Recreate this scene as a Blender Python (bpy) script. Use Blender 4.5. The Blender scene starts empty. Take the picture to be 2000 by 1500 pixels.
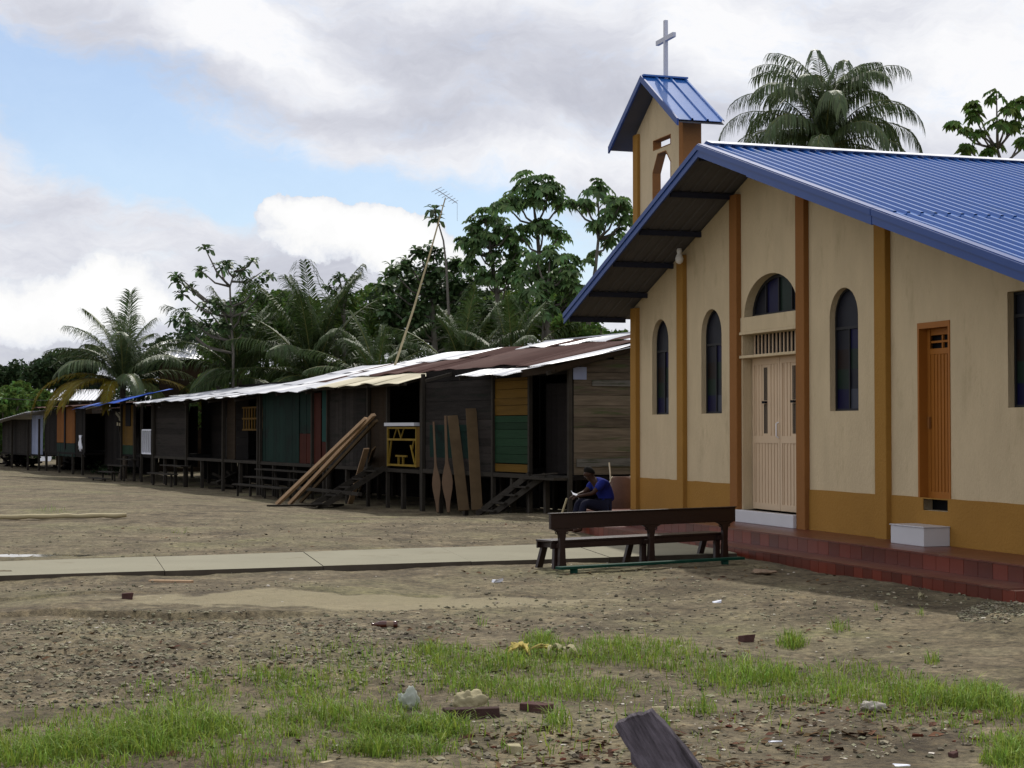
import bpy, bmesh, math, random
import numpy as np
from mathutils import Vector, Matrix
from math import sin, cos, tan, atan, atan2, pi, sqrt, radians
random.seed(7)
SC = bpy.context.scene
COL = SC.collection
# ------------------------------------------------------------------ camera
FPX = 3300.0; EYE = 1.9; PITCH = atan(87/3300)
cam = bpy.data.cameras.new('camera'); camo = bpy.data.objects.new('camera', cam); COL.objects.link(camo)
cam.sensor_width = 36; cam.lens = FPX/2000*36; cam.clip_start = 0.1; cam.clip_end = 3000
camo.location = (0, 0, EYE); camo.rotation_euler = (pi/2+PITCH, 0, 0)
SC.camera = camo
SC.render.resolution_x = 1024; SC.render.resolution_y = 768
SC.view_settings.view_transform = 'Standard'; SC.view_settings.look = 'None'
SC.view_settings.gamma = 1; SC.view_settings.exposure = 0.0
try: SC.view_settings.use_curve_mapping = False
except Exception: pass
# ------------------------------------------------------------------ sun + sky
SUN_EL, SUN_AZ = radians(52), radians(6)
sl = bpy.data.lights.new('sun', 'SUN'); slo = bpy.data.objects.new('sun', sl); COL.objects.link(slo)
sl.energy = 3.0; sl.angle = radians(1.2); sl.color = (1.0, .95, .87)
sv = Vector((sin(SUN_AZ)*cos(SUN_EL), cos(SUN_AZ)*cos(SUN_EL), sin(SUN_EL)))
slo.rotation_euler = (-sv).to_track_quat('-Z', 'Y').to_euler(); slo.location = (0, 30, 40)

W = bpy.data.worlds.new('World'); SC.world = W; W.use_nodes = True
nt = W.node_tree
for n in list(nt.nodes): nt.nodes.remove(n)
class NT:
    def __init__(s, t): s.t = t
    def new(s, ty, **k):
        n = s.t.nodes.new(ty)
        for a, b in k.items(): setattr(n, a, b)
        return n
    def put(s, inp, v):
        if isinstance(v, bpy.types.NodeSocket): s.t.links.new(v, inp)
        else: inp.default_value = v
    def m(s, op, a, b=0.0, c=0.0, clamp=False):
        n = s.new('ShaderNodeMath', operation=op, use_clamp=clamp)
        s.put(n.inputs[0], a); s.put(n.inputs[1], b)
        if op in ('MULTIPLY_ADD', 'SMOOTH_MIN', 'SMOOTH_MAX'): s.put(n.inputs[2], c)
        return n.outputs[0]
    def mix(s, f, a, b, bt='MIX'):
        n = s.new('ShaderNodeMix', data_type='RGBA', blend_type=bt)
        s.put(n.inputs[0], f); s.put(n.inputs[6], a); s.put(n.inputs[7], b)
        return n.outputs[2]
    def ss(s, v, a, b, lo=0.0, hi=1.0):
        n = s.new('ShaderNodeMapRange', interpolation_type='SMOOTHSTEP')
        s.put(n.inputs[0], v); s.put(n.inputs[1], a); s.put(n.inputs[2], b); s.put(n.inputs[3], lo); s.put(n.inputs[4], hi)
        return n.outputs[0]
    def noise(s, vec, scale, detail=4, rough=.5, dist=0.0):
        n = s.new('ShaderNodeTexNoise')
        if vec is not None: s.put(n.inputs['Vector'], vec)
        n.inputs['Scale'].default_value = scale; n.inputs['Detail'].default_value = detail
        n.inputs['Roughness'].default_value = rough; n.inputs['Distortion'].default_value = dist
        return n
    def ramp(s, fac, stops):
        n = s.new('ShaderNodeValToRGB'); s.put(n.inputs[0], fac)
        e = n.color_ramp.elements
        while len(e) < len(stops): e.new(.5)
        for i, (p, c) in enumerate(stops):
            e[i].position = p; e[i].color = tuple(c)+(1,) if len(c) == 3 else c
        return n.outputs[0]
w = NT(nt)
tc = w.new('ShaderNodeTexCoord'); sx = w.new('ShaderNodeSeparateXYZ'); nt.links.new(tc.outputs['Generated'], sx.inputs[0])
X, Y, Z = sx.outputs
az = w.m('ARCTAN2', X, Y)                          # 0 = straight down the street, in radians
el = w.m('ARCTAN2', Z, w.m('SQRT', w.m('ADD', w.m('MULTIPLY', X, X), w.m('MULTIPLY', Y, Y))))
cu = w.m('MULTIPLY_ADD', az, 3.3, 1.0); cv = w.m('MULTIPLY_ADD', el, -3.3, .837)
cmb = w.new('ShaderNodeCombineXYZ'); w.put(cmb.inputs[0], cu); w.put(cmb.inputs[1], cv)
def distort(vec, scale, amp, det=5):
    n = w.noise(vec, scale, det, .6)
    a = w.new('ShaderNodeVectorMath', operation='SUBTRACT'); nt.links.new(n.outputs['Color'], a.inputs[0]); a.inputs[1].default_value = (.5, .5, .5)
    b = w.new('ShaderNodeVectorMath', operation='SCALE'); nt.links.new(a.outputs[0], b.inputs[0]); b.inputs['Scale'].default_value = amp
    c = w.new('ShaderNodeVectorMath', operation='ADD'); nt.links.new(vec, c.inputs[0]); nt.links.new(b.outputs[0], c.inputs[1])
    return c.outputs[0]
soft = distort(cmb.outputs[0], 2.6, .22); crisp = distort(cmb.outputs[0], 11.0, .10, 9)
def blob(vec, x, y, rx, ry, rot=0.0):
    mp = w.new('ShaderNodeMapping', vector_type='TEXTURE'); nt.links.new(vec, mp.inputs[0])
    mp.inputs['Location'].default_value = (x, y, 0); mp.inputs['Rotation'].default_value = (0, 0, radians(rot)); mp.inputs['Scale'].default_value = (rx, ry, 1)
    g = w.new('ShaderNodeTexGradient', gradient_type='SPHERICAL'); nt.links.new(mp.outputs[0], g.inputs[0])
    return g.outputs[1]
def blobs(vec, lst):
    acc = 0.0
    for b in lst: acc = w.m('MULTIPLY_ADD', blob(vec, *b[:5]), b[5], acc)
    return acc
BLUE = [(.18, .23, .50, .15, 12, 1.15), (.38, .345, .44, .10, 10, 1.1), (.05, .16, .22, .08, 5, .5), (.62, .385, .34, .07, 8, .8), (.86, .41, .30, .11, 5, 1.0), (1.12, .50, .22, .15, 0, 1.0), (1.0, .37, .2, .06, 0, .5), (-.5, .3, .5, .2, 10, .8), (2.7, .3, .6, .2, -10, .8)]
GREY = [(.92, .13, .50, .11, 3, 1.0), (.62, .225, .65, .07, 9, 1.0), (1.15, .22, .4, .09, -3, .8), (.28, .10, .45, .08, 9, .8), (.15, .70, .5, .12, 0, .8), (.4, .46, .40, .12, 0, .25), (1.6, .22, .6, .18, 0, .50), (.62, .55, .3, .10, 0, .7), (.1, .43, .4, .08, 5, .3), (1.3, .03, .4, .06, 0, .4), (2.0, .33, .3, .1, 0, .4)]
WHITE = [(.54, .125, .26, .11, 15, 1.2), (.40, .07, .24, .09, 5, .6), (1.44, .09, .22, .16, 0, 1.1), (1.92, .17, .32, .16, 0, 1.0), (1.05, .30, .45, .07, 0, .6), (.20, .33, .3, .06, 10, .3), (1.2, .02, .3, .06, 0, .4)]
CUM = [(.235, .575, .13, .10, 0, 1.9), (.17, .60, .11, .08, 0, 1.2), (.06, .615, .16, .10, 0, 1.6), (.66, .455, .22, .075, 5, 1.8), (.80, .48, .13, .08, 0, 1.8), (.585, .41, .09, .05, 0, 1.2), (.28, .62, .15, .08, 0, .9), (1.0, .55, .2, .1, 0, .9)]
_m = w.new('ShaderNodeMapping'); nt.links.new(soft, _m.inputs[0]); _m.inputs['Scale'].default_value = (1.0, 2.3, 1); _m.inputs['Rotation'].default_value = (0, 0, radians(-8)); strk = _m.outputs[0]
nz = w.noise(strk, 3.2, 10, .66, .4).outputs[0]
nz2 = w.noise(strk, 5.5, 10, .70).outputs[0]
nz3 = w.noise(crisp, 13.0, 6, .6).outputs[0]
bl = w.m('MULTIPLY_ADD', w.m('SUBTRACT', nz2, .5), 1.7, blobs(soft, BLUE))
cov = w.ss(bl, -.02, .85, 1.0, 0.16)                # cloud cover, thin veil over the blue
cum = w.ss(w.m('MULTIPLY_ADD', w.m('SUBTRACT', nz3, .5), .75, blobs(crisp, CUM)), .40, .58)
cov = w.m('MAXIMUM', cov, cum)
lum = w.m('ADD', w.m('MULTIPLY_ADD', blobs(soft, GREY), -.36, .76), w.m('MULTIPLY', blobs(soft, WHITE), .50))
lum = w.m('ADD', lum, w.m('MULTIPLY', w.m('SUBTRACT', nz, .5), .80))
lum = w.m('ADD', lum, w.m('MULTIPLY', w.m('SUBTRACT', nz2, .5), .30))
cl = w.ramp(lum, [(0.0, (.42, .43, .49)), (.35, (.56, .575, .655)), (.62, (.71, .725, .80)), (.86, (.90, .91, .955)), (1.0, (1.0, 1.0, 1.02))])
cmc = w.ramp(w.m('MULTIPLY_ADD', w.m('SUBTRACT', nz3, .5), 1.2, w.m('MULTIPLY', blobs(crisp, CUM), .60)), [(.10, (.66, .69, .78)), (.38, (.86, .88, .93)), (.62, (1.0, 1.0, 1.0)), (1.0, (1.05, 1.05, 1.05))])
cl = w.mix(cum, cl, cmc)
sky = w.new('ShaderNodeTexSky', sky_type='NISHITA', sun_disc=False)
sky.sun_elevation = SUN_EL; sky.sun_rotation = SUN_AZ; sky.altitude = 50; sky.air_density = 1.0; sky.dust_density = .6; sky.ozone_density = 2.0
SKY_S = .10
skyc = w.mix(1.0, sky.outputs[0], (1.08, 1.10, 1.15, 1), 'MULTIPLY')
clb = w.mix(1.0, cl, (.97/SKY_S, .97/SKY_S, .97/SKY_S, 1), 'MULTIPLY')
fin = w.mix(cov, skyc, clb)
bg = w.new('ShaderNodeBackground'); nt.links.new(fin, bg.inputs[0]); bg.inputs[1].default_value = SKY_S
wo = w.new('ShaderNodeOutputWorld'); nt.links.new(bg.outputs[0], wo.inputs[0])

# ------------------------------------------------------------------ camera maths used for laying things out
_F = Vector((0, cos(PITCH), sin(PITCH))); _U = Vector((0, -sin(PITCH), cos(PITCH))); _C = Vector((0, 0, EYE))
def ray(x, y): return _F + Vector((1, 0, 0))*((x-1000)/FPX) + _U*((750-y)/FPX)
def G(x, y, z=0.0):
    d = ray(x, y); return _C + d*((z-EYE)/d.z)
def AT(x, y, Yd):
    d = ray(x, y); return _C + d*(Yd/d.y)

# ------------------------------------------------------------------ helpers
def hashn(ix, iy, s):
    h = np.sin(ix*127.1+iy*311.7+s*74.7)*43758.5453
    return h-np.floor(h)
def vnoise(x, y, s=0):
    x = np.asarray(x, float); y = np.asarray(y, float)
    ix = np.floor(x); iy = np.floor(y); fx = x-ix; fy = y-iy
    fx = fx*fx*(3-2*fx); fy = fy*fy*(3-2*fy)
    a = hashn(ix, iy, s); b = hashn(ix+1, iy, s); c = hashn(ix, iy+1, s); d = hashn(ix+1, iy+1, s)
    return a+(b-a)*fx+(c-a)*fy+(a-b-c+d)*fx*fy
def sstep(v, a, b):
    t = np.clip((v-a)/(b-a), 0, 1); return t*t*(3-2*t)
A1 = atan(1090/3300); CH_O = Vector((2.3626, 32.5378, 0))
A2 = radians(27.3); ROW_O = Vector((1.351, 37.847, 0))
def frame(a): return Vector((sin(a), -cos(a), 0)), Vector((cos(a), sin(a), 0))
CU, CV = frame(A1); RU, RV = frame(A2)
def CH(t, v, z=0): return CH_O + CU*t + CV*v + Vector((0, 0, z))
def RW(t, v, z=0): return ROW_O + RU*t + RV*v + Vector((0, 0, z))
def gh(x, y):
    x = np.asarray(x, float); y = np.asarray(y, float)
    q0 = x-ROW_O.x; q1 = y-ROW_O.y
    t = q0*RU.x+q1*RU.y; v = q0*RV.x+q1*RV.y
    z = -.30*sstep(v, -7, -.6)*sstep(-t, -.5, 6)
    far = sstep(y, 60, 200)
    z = z + (vnoise(x*.35, y*.35, 1)-.5)*.07*(1-far) + (vnoise(x*1.1, y*1.1, 2)-.5)*.045 + (vnoise(x*3.7, y*3.7, 3)-.5)*.020
    z = z + (vnoise(x*11, y*11, 4)-.5)*.010*(y < 40) + (vnoise(x*23, y*23, 5)-.5)*.006*(y < 26)
    gx = np.exp(-(((x+2.6)/1.9)**2+((y-13.6)/2.3)**2))       # churned gravelly area
    lg = .16*np.sin(x*2.3)+.25*(vnoise(x*2.1, y*0+3, 21)-.5)
    z = z + .07*sstep(y, 17.15+lg, 17.20+lg)*sstep(x, -6.0, -4.6)*sstep(-x, 1.6, 2.6)*(1-sstep(y, 18.2, 21))
    lg2 = .12*np.sin(x*1.7+2)+.3*(vnoise(x*1.6, y*0+9, 22)-.5)
    z = z + .03*sstep(y, 19.0+lg2, 19.06+lg2)*sstep(x, -8.0, -6.5)*sstep(-x, 3.6, 4.6)*(1-sstep(y, 19.3, 20.6))
    z = z + gx*((vnoise(x*6, y*6, 8)-.5)*.07 + (vnoise(x*15, y*15, 18)-.5)*.035 + .03)
    z = z + .20*np.exp(-(((x-5.15)/.75)**2+((y-16.0)/.65)**2))*(.7+.6*vnoise(x*5, y*5, 9))   # rubble heap
    z = z + .10*sstep(-x, 4.0, 5.6)*np.exp(-((y-21.6)/.9)**2)
    z = z - .05*np.exp(-(((x+7.6)/1.3)**2+((y-25.7)/.5)**2))
    near = sstep(y, 0, 7); return z*near - .01
def GZ(x, y):                                   # pixel -> point on the modelled ground
    p = G(x, y, 0)
    for _ in range(5): p = G(x, y, float(gh(p.x, p.y)))
    return p

class MB:
    def __init__(s): s.v = []; s.f = []; s.mi = []; s.cur = 0
    def add(s, vs, fs):
        o = len(s.v); s.v += [tuple(p) for p in vs]
        for f in fs: s.f.append(tuple(i+o for i in f)); s.mi.append(s.cur)
    def box(s, x0, x1, y0, y1, z0, z1):
        s.add([(x0, y0, z0), (x1, y0, z0), (x1, y1, z0), (x0, y1, z0), (x0, y0, z1), (x1, y0, z1), (x1, y1, z1), (x0, y1, z1)],
              [(0, 3, 2, 1), (4, 5, 6, 7), (0, 1, 5, 4), (1, 2, 6, 5), (2, 3, 7, 6), (3, 0, 4, 7)]); return s
    def beam(s, p0, p1, wd, ht, up=(0, 0, 1), taper=1.0):
        p0 = Vector(p0); p1 = Vector(p1); d = (p1-p0).normalized(); up = Vector(up)
        sd = d.cross(up)
        if sd.length < 1e-4: sd = d.cross(Vector((1, 0, 0)))
        sd.normalize(); u = sd.cross(d)
        vs = []
        for p, k in ((p0, 1), (p1, taper)):
            for a, b in ((-1, -1), (1, -1), (1, 1), (-1, 1)): vs.append(p+sd*(a*wd/2*k)+u*(b*ht/2*k))
        s.add(vs, [(0, 3, 2, 1), (4, 5, 6, 7), (0, 1, 5, 4), (1, 2, 6, 5), (2, 3, 7, 6), (3, 0, 4, 7)]); return s
    def tube(s, pts, rad, n=8):
        pts = [Vector(p) for p in pts]
        if not hasattr(rad, '__len__'): rad = [rad]*len(pts)
        vs = []; fs = []; ref = Vector((.3, .2, 1)).normalized()
        for i, p in enumerate(pts):
            d = (pts[min(i+1, len(pts)-1)]-pts[max(i-1, 0)]).normalized()
            a = d.cross(ref)
            if a.length < .05: a = d.cross(Vector((1, 0, 0)))
            a.normalize(); b = d.cross(a)
            for k in range(n):
                th = 2*pi*k/n; vs.append(p+a*(cos(th)*rad[i])+b*(sin(th)*rad[i]))
        for i in range(len(pts)-1):
            for k in range(n):
                k2 = (k+1) % n; fs.append((i*n+k, i*n+k2, (i+1)*n+k2, (i+1)*n+k))
        fs.append(tuple(range(n))[::-1]); fs.append(tuple((len(pts)-1)*n+k for k in range(n)))
        s.add(vs, fs); return s
    def prism(s, poly, a, b):                    # polygon [(x,z)] extruded along local y from a to b
        n = len(poly); vs = [(x, a, z) for x, z in poly]+[(x, b, z) for x, z in poly]
        fs = [tuple(range(n)), tuple(range(2*n-1, n-1, -1))]+[(i, i+n, (i+1) % n+n, (i+1) % n) for i in range(n)]
        s.add(vs, fs); return s
    def lathe(s, prof, n=16, M=None):
        vs = []; fs = []
        for r, z in prof:
            for k in range(n): vs.append(Vector((r*cos(2*pi*k/n), r*sin(2*pi*k/n), z)))
        for i in range(len(prof)-1):
            for k in range(n): k2 = (k+1) % n; fs.append((i*n+k, i*n+k2, (i+1)*n+k2, (i+1)*n+k))
        fs.append(tuple(range(n))[::-1]); fs.append(tuple((len(prof)-1)*n+k for k in range(n)))
        if M: vs = [M @ p for p in vs]
        s.add(vs, fs); return s
    def grid(s, P):                              # rows of points -> one sheet
        r = len(P); c = len(P[0]); vs = [p for row in P for p in row]
        s.add(vs, [(i*c+j, i*c+j+1, (i+1)*c+j+1, (i+1)*c+j) for i in range(r-1) for j in range(c-1)]); return s
    def build(s, name, m, parent=None, smooth=False, bevel=0, solid=0, **kw):
        me = bpy.data.meshes.new(name); me.from_pydata(s.v, [], s.f); me.update()
        ms = m if isinstance(m, (list, tuple)) else [m]
        for q in ms: me.materials.append(q)
        if len(ms) > 1: me.polygons.foreach_set('material_index', s.mi)
        if smooth: me.polygons.foreach_set('use_smooth', [True]*len(me.polygons))
        o = bpy.data.objects.new(name, me); COL.objects.link(o)
        if parent: o.parent = parent
        if solid:
            md = o.modifiers.new('solid', 'SOLIDIFY'); md.thickness = solid; md.offset = 0
        if bevel:
            md = o.modifiers.new('bevel', 'BEVEL'); md.width = bevel; md.segments = 2; md.limit_method = 'ANGLE'
        tag(o, **kw); return o
def tag(o, label=None, cat=None, group=None, kind=None):
    if label: o['label'] = label
    if cat: o['category'] = cat
    if group: o['group'] = group
    if kind: o['kind'] = kind
def thing(name, loc, rz, label, cat, group=None):
    o = bpy.data.objects.new(name, None); COL.objects.link(o); o.location = loc; o.rotation_euler = (0, 0, rz)
    o.empty_display_size = .2; tag(o, label, cat, group); return o

def holed(outer, holes, y0, y1, mapf=None):
    """flat slab between y0 and y1 with holes; outlines in (x, z)"""
    bm = bmesh.new(); loops = []
    for lp in [outer]+holes:
        vs = [bm.verts.new((x, y0, z)) for x, z in lp]
        es = [bm.edges.new((vs[i], vs[(i+1) % len(vs)])) for i in range(len(vs))]; loops.append((vs, es))
    bmesh.ops.triangle_fill(bm, use_beauty=True, use_dissolve=False, edges=[e for l in loops for e in l[1]])
    fr = list(bm.faces); mp = {}
    for vs, _ in loops:
        for v in vs: mp[v] = bm.verts.new((v.co.x, y1, v.co.z))
    for f in fr: bm.faces.new([mp[v] for v in reversed(f.verts)])
    for vs, _ in loops:
        n = len(vs)
        for i in range(n): bm.faces.new((vs[i], vs[(i+1) % n], mp[vs[(i+1) % n]], mp[vs[i]]))
    bmesh.ops.recalc_face_normals(bm, faces=bm.faces)
    mb = MB(); bm.verts.index_update()
    mb.add([v.co for v in bm.verts], [tuple(v.index for v in f.verts) for f in bm.faces]); bm.free()
    return mb
def arch(x0, x1, z0, zs, zt, n=14):
    """outline with flat bottom z0, springing at zs, top at zt"""
    c = (x0+x1)/2; r = (x1-x0)/2
    return [(x0, z0), (x1, z0)]+[(c+r*cos(pi*k/n), zs+(zt-zs)*sin(pi*k/n)) for k in range(n+1)]

# ------------------------------------------------------------------ materials
def mat(name, col, rough=.8, var=.25, scale=2.0, isl=0.0, bump=0.0, bscale=40.0, metal=0.0, spec=.12, dirt=None, dirt_sc=1.2, dirt_lo=.55, stretch=None, hue=0.0, trans=0.0, grain=None):
    m = bpy.data.materials.new(name); m.use_nodes = True; t = m.node_tree
    b = t.nodes['Principled BSDF']; q = NT(t)
    co = q.new('ShaderNodeTexCoord'); vec = co.outputs['Object']
    if grain is not None:
        vr = q.new('ShaderNodeVectorRotate', rotation_type='Y_AXIS'); t.links.new(vec, vr.inputs['Vector']); vr.inputs['Angle'].default_value = grain; vec = vr.outputs[0]
    if stretch:
        mp = q.new('ShaderNodeMapping'); t.links.new(vec, mp.inputs[0]); mp.inputs['Scale'].default_value = stretch; svec = mp.outputs[0]
    else: svec = vec
    n = q.noise(svec, scale, 6, .6).outputs[0]
    c0 = (*col, 1)
    f = q.m('MULTIPLY_ADD', q.m('SUBTRACT', n, .5), 2*var*1.6, 1.0)
    if isl or hue:
        ge = q.new('ShaderNodeNewGeometry'); ri = ge.outputs['Random Per Island']
        f = q.m('ADD', f, q.m('MULTIPLY', q.m('SUBTRACT', ri, .5), 2*isl))
    cc = q.new('ShaderNodeCombineXYZ')
    for i in range(3): q.put(cc.inputs[i], f)
    c = q.mix(1.0, c0, cc.outputs[0], 'MULTIPLY')
    if hue:
        hs = q.new('ShaderNodeHueSaturation'); q.put(hs.inputs['Hue'], q.m('MULTIPLY_ADD', q.m('SUBTRACT', q.m('FRACT', q.m('MULTIPLY', ri, 7.31)), .5), 2*hue, .5)); t.links.new(c, hs.inputs['Color']); c = hs.outputs[0]
    if dirt:
        dn = q.noise(svec, dirt_sc, 8, .68).outputs[0]
        c = q.mix(q.ss(dn, dirt_lo, dirt_lo+.16), c, (*dirt, 1))
    t.links.new(c, b.inputs['Base Color'])
    b.inputs['Roughness'].default_value = rough; b.inputs['Metallic'].default_value = metal
    b.inputs['Specular IOR Level'].default_value = spec
    if bump:
        bn = q.noise(svec, bscale, 5, .6).outputs[0]
        bp = q.new('ShaderNodeBump'); bp.inputs['Strength'].default_value = bump; bp.inputs['Distance'].default_value = .02
        t.links.new(bn, bp.inputs['Height']); t.links.new(bp.outputs[0], b.inputs['Normal'])
    if trans:
        tr = q.new('ShaderNodeBsdfTranslucent'); t.links.new(c, tr.inputs[0])
        mx = q.new('ShaderNodeMixShader'); mx.inputs[0].default_value = trans
        t.links.new(b.outputs[0], mx.inputs[1]); t.links.new(tr.outputs[0], mx.inputs[2])
        t.links.new(mx.outputs[0], t.nodes['Material Output'].inputs[0])
    return m
M = {}
M['stucco'] = mat('stucco', (0.5361, 0.433, 0.2786), .92, .12, 1.6, bump=.7, bscale=22, stretch=(1.6, 1.6, .55), dirt=(0.4324, 0.3467, 0.2163), dirt_sc=1.3, dirt_lo=.54)
M['ochre'] = mat('ochre_paint', (0.3059, 0.1596, 0.03592), .82, .10, 1.1, bump=.5, bscale=26, dirt=(0.2142, 0.1145, 0.03079), dirt_sc=1.6, dirt_lo=.62)
M['rust_orange'] = mat('rust_orange_paint', (0.2451, 0.1077, 0.03432), .82, .10, 1.1, bump=.5, bscale=26)
M['blue_roof'] = mat('blue_metal_roof', (0.02425, 0.1166, 0.3872), .27, .10, 1.2, spec=.5, dirt=(0.06468, 0.1353, 0.2743), dirt_sc=.9, dirt_lo=.60, bump=.06, bscale=8)
M['blue_fascia'] = mat('blue_fascia_paint', (0.00864, 0.04549, 0.2052), .5, .10, 1.2, spec=.4)
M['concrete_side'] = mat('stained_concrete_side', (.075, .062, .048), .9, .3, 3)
M['soffit'] = mat('soffit_metal', (0.092, 0.09025, 0.09688), .7, .12, 1.5)
M['purlin'] = mat('dark_purlin', (0.025, 0.0275, 0.0425), .6, .1, 3)
M['white_metal'] = mat('white_metal', (.78, .79, .82), .45, .06, 2)
M['cross'] = mat('grey_white_cross', (.50, .52, .60), .55, .08, 3)
M['tile'] = mat('red_tile', (0.1158, 0.01943, 0.008912), .32, .12, 5, isl=.38, spec=.5, dirt=(0.08859, 0.03532, 0.01822), dirt_sc=3, dirt_lo=.60)
M['tile_top'] = mat('red_tile_tread', (0.126, 0.03465, 0.02021), .35, .15, 2, isl=.12, spec=.5, dirt=(0.1449, 0.0756, 0.04909), dirt_sc=1.4, dirt_lo=.55)
M['grout'] = mat('grout', (.30, .17, .13), .9, .1, 8)
M['white_tile'] = mat('white_tile', (0.54, 0.54, 0.57), .3, .05, 3, isl=.05, spec=.5, dirt=(0.375, 0.3525, 0.3225), dirt_sc=2, dirt_lo=.66)
M['door_cream'] = mat('cream_door_paint', (0.5754, 0.4355, 0.2955), .5, .06, 2)
M['door_orange'] = mat('orange_door_paint', (0.3085, 0.1164, 0.02118), .5, .08, 2.5)
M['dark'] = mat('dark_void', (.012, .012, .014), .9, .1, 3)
M['glass_dark'] = mat('glass_dark', (0.01, 0.011, 0.0175), .45, .3, 3, spec=.10)
M['glass_blue'] = mat('glass_blue', (0.004813, 0.004813, 0.0308), .45, .3, 3, spec=.10)
M['glass_green'] = mat('glass_green', (0.00792, 0.018, 0.0126), .45, .3, 3, spec=.10)
M['glass_brown'] = mat('glass_brown', (0.0126, 0.008064, 0.00756), .45, .3, 3, spec=.10)
M['glass_pale'] = mat('glass_pale', (0.04032, 0.04536, 0.063), .45, .2, 3, spec=.10)
M['frame_dark'] = mat('window_frame_dark', (0.018, 0.018, 0.02), .5, .1, 3)
M['bench'] = mat('dark_red_wood', (0.01806, 0.00744, 0.00525), .42, .25, 3, bump=.2, bscale=12, stretch=(1, 6, 6), spec=.5)
M['green_board'] = mat('green_painted_board', (0.00504, 0.042, 0.0273), .6, .25, 4, bump=.3, bscale=12, dirt=(0.021, 0.021, 0.0147), dirt_sc=3, dirt_lo=.6)
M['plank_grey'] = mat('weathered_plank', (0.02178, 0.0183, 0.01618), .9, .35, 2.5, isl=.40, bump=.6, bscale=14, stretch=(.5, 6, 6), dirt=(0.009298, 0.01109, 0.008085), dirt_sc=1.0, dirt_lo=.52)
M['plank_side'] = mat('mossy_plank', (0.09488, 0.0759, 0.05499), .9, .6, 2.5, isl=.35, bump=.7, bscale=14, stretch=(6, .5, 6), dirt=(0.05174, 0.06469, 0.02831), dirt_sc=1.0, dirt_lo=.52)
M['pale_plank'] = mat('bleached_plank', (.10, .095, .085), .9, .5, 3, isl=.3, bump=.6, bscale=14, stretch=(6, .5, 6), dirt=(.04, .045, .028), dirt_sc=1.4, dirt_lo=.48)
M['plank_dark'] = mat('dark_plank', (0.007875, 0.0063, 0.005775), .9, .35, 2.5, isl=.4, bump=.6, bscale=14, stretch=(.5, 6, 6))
M['plank_brown'] = mat('brown_plank', (0.0204, 0.0132, 0.0072), .9, .35, 2.5, isl=.35, bump=.6, bscale=14, stretch=(.5, 6, 6))
M['post'] = mat('post_wood', (0.03375, 0.02925, 0.02363), .9, .3, 3, bump=.5, bscale=18)
M['green_wall'] = mat('dark_green_wall', (0.00324, 0.01674, 0.01242), .8, .3, 1.5, isl=.2, dirt=(0.00405, 0.0081, 0.00675), dirt_sc=1.2, dirt_lo=.5)
M['teal_wall'] = mat('teal_wall', (0.0081, 0.0405, 0.0351), .8, .2, 2, isl=.2)
M['green_bright'] = mat('faded_green_boards', (0.009555, 0.03003, 0.01365), .8, .25, 2, isl=.25, bump=.4, bscale=12, stretch=(.5, 5, 5))
M['yellow'] = mat('faded_yellow_boards', (0.099, 0.054, 0.0075), .8, .25, 2, isl=.25, bump=.4, bscale=12, stretch=(.5, 5, 5))
M['yellow_rail'] = mat('yellow_rail_paint', (0.21, 0.1386, 0.021), .7, .2, 3, isl=.15)
M['redwood'] = mat('red_brown_door', (0.0408, 0.0084, 0.00432), .8, .25, 2, isl=.2)
M['orange_wood'] = mat('orange_shutter', (0.1512, 0.0546, 0.0084), .8, .25, 3, isl=.15)
M['blue_white'] = mat('pale_blue_wall', (0.198, 0.228, 0.33), .8, .2, 2, isl=.2)
M['zinc'] = mat('zinc_sheet', (0.4752, 0.4896, 0.5256), .42, .10, 1.5, isl=.10, metal=.15, spec=.5, dirt=(0.288, 0.2592, 0.2448), dirt_sc=1.3, dirt_lo=.60)
M['zinc_white'] = mat('bright_zinc_sheet', (0.5181, 0.5311, 0.5699), .4, .06, 1.5, isl=.05, spec=.5)
M['rust'] = mat('rusty_sheet', (0.08075, 0.03929, 0.03344), .8, .25, 1.5, isl=.15, dirt=(0.1292, 0.0836, 0.05852), dirt_sc=2.2, dirt_lo=.58)
M['cream_sheet'] = mat('cream_sheet', (.62, .57, .42), .6, .12, 1.5, dirt=(.35, .26, .18), dirt_sc=2, dirt_lo=.6)
M['tarp'] = mat('blue_tarp', (.03, .10, .50), .5, .12, 3)
M['new_plank'] = mat('fresh_sawn_plank', (0.42, 0.2862, 0.176), .8, .2, 3, isl=.15, bump=.3, bscale=14, stretch=(6, 6, .6))
M['paddle'] = mat('carved_paddle_wood', (0.1234, 0.07938, 0.04879), .75, .2, 4, isl=.1, bump=.2, bscale=12)
M['paddle_board'] = mat('rough_board', (0.09593, 0.06468, 0.03461), .85, .25, 3, isl=.15, bump=.4, bscale=12)
M['bamboo'] = mat('dry_bamboo', (0.38, 0.3268, 0.1976), .6, .2, 4)
M['concrete'] = mat('concrete_walk', (0.2545, 0.2395, 0.1756), .85, .10, 1.0, bump=.35, bscale=30, dirt=(0.1818, 0.1596, 0.1069), dirt_sc=1.1, dirt_lo=.56)
M['skin'] = mat('dark_skin', (.045, .022, .014), .5, .1, 8)
M['shirt'] = mat('blue_shirt', (0.01339, 0.02104, 0.1606), .85, .12, 6, bump=.5, bscale=14)
M['trousers'] = mat('navy_trousers', (.012, .013, .028), .9, .1, 6)
M['hair'] = mat('black_hair', (.008, .007, .006), .9, .1, 20)
M['white'] = mat('white_cloth', (.72, .74, .82), .8, .08, 4)
M['plastic'] = mat('milky_plastic_bag', (0.496, 0.528, 0.464), .45, .2, 9, trans=.35)
M['sack'] = mat('dirty_sack', (0.345, 0.3075, 0.1875), .8, .3, 14, bump=.5, bscale=25)
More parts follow.
